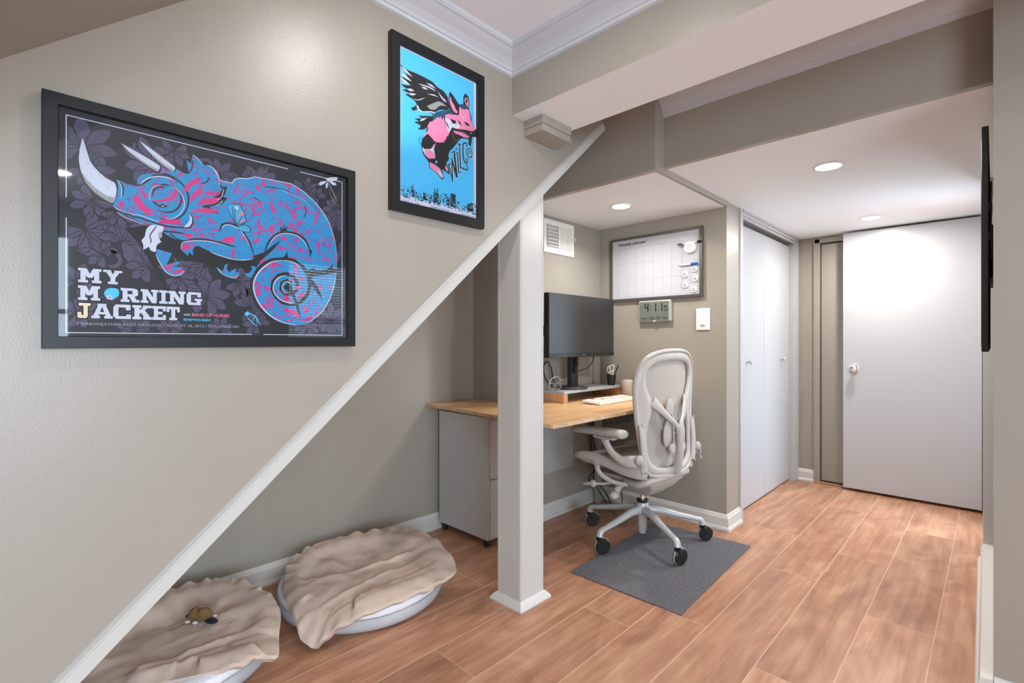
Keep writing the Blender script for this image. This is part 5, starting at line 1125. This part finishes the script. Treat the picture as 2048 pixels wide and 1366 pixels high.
# ---------------------------------------------------------------- pet beds
def smoothz(B, n): 
    P = catmull([Vector(b) for b in B], n); return P
def petbed(c, r, B, dome, label, seed, creases):
    t = thing('pet_bed', (c[0], c[1], 0), label, 'pet bed', 'round pet beds')
    pr = []; nA = 64; vs = []; fs = []
    prof = [(0, .0), (.90, .0), (.975, .012), (1, .030), (1.0, .050), (.985, .058), (.95, .060)]
    build('base', MB().lathe([(q * r, z + .001) for q, z in prof] + [(0, .060)], (c[0], c[1], 0), nA), M['bedgrey'], t, smooth=True)
    pf = [(.955, .058), (.99, .066), (1.0, .078), (.985, .092), (.94, .100), (.85, .100), (.6, .094), (.3, .088), (0, .086)]
    mb = MB().lathe([(q * r, z) for q, z in pf], (c[0], c[1], 0), 96)
    mb.v = [(x, y, z + .004 * noise.noise((x * 30, y * 30, seed))) for x, y, z in mb.v]
    build('fleece_cushion', mb, M['fleece'], t, smooth=True)
    P = smoothz(B, 8); N_ = len(P); cx = sum(p.x for p in P) / N_; cy = sum(p.y for p in P) / N_
    vs = []; fs = []; NR = 30
    for j in range(NR + 1):
        q = j / NR
        for i, p in enumerate(P):
            x = cx + (p.x - cx) * q; y = cy + (p.y - cy) * q
            dd = math.hypot(x - c[0], y - c[1]) / r
            rim = p.z - .004 * math.sin(i * .9) * q ** 6
            z = (dome * (1 - q ** 3) + rim * q ** 3) + .018 * math.exp(-((q - .82) / .14) ** 2) * (1 if p.z > .1 else .2)
            wr = .010 * noise.noise((x * 6, y * 9, seed)) + .006 * noise.noise((x * 16, y * 22, seed + 4)) + .0035 * abs(noise.noise((x * 34, y * 24, seed + 9)))
            gath = .006 * math.sin(i * 1.15 + 3 * noise.noise((i * .2, seed, 0))) * max(0, (q - .78) / .22) ** 1.5 * (1 if p.z > .14 else .25)
            for (fx, fy, fa, fw, fh, fl) in creases:
                du = (x - fx) * cos(fa) + (y - fy) * sin(fa); dv = -(x - fx) * sin(fa) + (y - fy) * cos(fa)
                z += .55 * fh * math.exp(-(dv / fw) ** 2) * math.exp(-(du / fl) ** 2)
            z += wr * min(1, 2.2 * (1.15 - q)) + gath
            if dd < .975: z = max(z, .105 + .004 * noise.noise((x * 14, y * 14, 1)))
            elif dd < 1.03: z = max(z, .085)
            vs.append((x, y, z))
    for j in range(NR):
        for i in range(N_): fs.append((j * N_ + i, j * N_ + (i + 1) % N_, (j + 1) * N_ + (i + 1) % N_, (j + 1) * N_ + i))
    # skirt folded down round the edge
    k = NR * N_; m0 = len(vs)
    for i, p in enumerate(P):
        d = Vector((p.x - cx, p.y - cy)).normalized(); lo = max(.012, vs[k + i][2] - .022)
        vs.append((p.x + d.x * .006, p.y + d.y * .006, (vs[k + i][2] + lo) / 2)); 
    for i, p in enumerate(P):
        d = Vector((p.x - cx, p.y - cy)).normalized(); lo = max(.008, vs[k + i][2] - .026); vs.append((p.x - d.x * .012, p.y - d.y * .012, lo))
    for a0, b0 in ((k, m0), (m0, m0 + N_)):
        for i in range(N_): fs.append((a0 + i, a0 + (i + 1) % N_, b0 + (i + 1) % N_, b0 + i))
    build('suede_cover', MB().add(vs, fs), M['suede'], t, smooth=True)
    return t
C1 = [(-.773, .878, .13), (-.822, .908, .15), (-.885, .996, .165), (-.905, 1.10, .17), (-.888, 1.243, .175), (-.841, 1.357, .175), (-.785, 1.465, .175), (-.665, 1.535, .165), (-.463, 1.519, .145), (-.293, 1.445, .125), (-.257, 1.343, .12), (-.257, 1.225, .115), (-.262, 1.078, .115), (-.285, .958, .105), (-.318, .872, .075), (-.345, .815, .035), (-.40, .790, .055), (-.468, .795, .095), (-.60, .815, .105), (-.70, .84, .108)]
petbed((-.625, 1.17), .362, C1, .135, 'round pet bed whose rumpled tan cover shows white fleece, nearer the drawer cabinet', 2.0,
       [(-.55, 1.30, 1.45, .012, .022, .25), (-.45, 1.15, 1.6, .012, .018, .3), (-.70, 1.05, .4, .035, .030, .08), (-.60, .98, 1.0, .025, .025, .12), (-.36, 1.2, 1.55, .010, .014, .3), (-.62, 1.42, 1.2, .05, .02, .1)])
C0 = [(-.851, .385, .165), (-.905, .486, .165), (-.890, .577, .165), (-.861, .642, .165), (-.798, .700, .16), (-.683, .739, .15), (-.59, .755, .14), (-.50, .745, .12), (-.388, .697, .10), (-.287, .655, .095), (-.304, .601, .105), (-.307, .533, .105), (-.337, .441, .10), (-.377, .356, .10), (-.43, .25, .10), (-.60, .15, .10), (-.80, .16, .13), (-.86, .27, .16)]
petbed((-.66, .41), .362, C0, .115, 'round pet bed with a small brown toy on its tan cover, at the left corner', 7.0,
       [(-.62, .62, 1.2, .04, .02, .1), (-.47, .45, 1.55, .012, .018, .3), (-.75, .62, .2, .03, .022, .07), (-.42, .5, 1.5, .01, .012, .25), (-.8, .5, .5, .03, .02, .08)])
# toy beaver
TZ = .124
ty = thing('plush_beaver', (-.635, .525, TZ), 'small brown plush beaver toy with a dark flat tail on the left pet bed', 'toy')
def tp(u_, v_, w_): return (-.635 + u_ * .60 - v_ * .45, .525 + u_ * .62 + v_ * .72, TZ + w_)     # u toward the tail, v away from camera
c = tp(0, 0, .024); Rz = Matrix.Rotation(pi / 4, 3, 'Z')
body = MB().ell(c, (.032, .022, .024), rot=Rz).ell(tp(-.038, .0, .028), (.020, .019, .021), rot=Rz).ell(tp(-.055, 0, .020), (.012, .013, .010), rot=Rz)
build('body', body, M['plush'], ty, smooth=True)
for v_ in (-.010, .012): build('ear', MB().ell(tp(-.028, v_, .049), (.006, .006, .006)), M['plush'], ty, smooth=True)
build('eye', MB().ell(tp(-.050, -.016, .030), (.003, .003, .004)), M['black'], ty, smooth=True)
build('nose', MB().ell(tp(-.064, -.006, .020), (.006, .006, .007)), M['black'], ty, smooth=True)
for u_, v_ in ((-.050, -.022), (-.012, -.030), (.030, .022), (-.05, .02)): build('paw', MB().ell(tp(u_, v_, .007), (.010, .007, .006), rot=Rz), mat('paw_felt', (.62, .55, .50), .9) if 'paw' not in M else M['paw'], ty, smooth=True)
build('tail', MB().ell(tp(.050, -.022, .010), (.030, .016, .006), rot=Matrix.Rotation(.35, 3, 'Z')), mat('tail_felt', (.012, .016, .028), .9), ty, smooth=True)
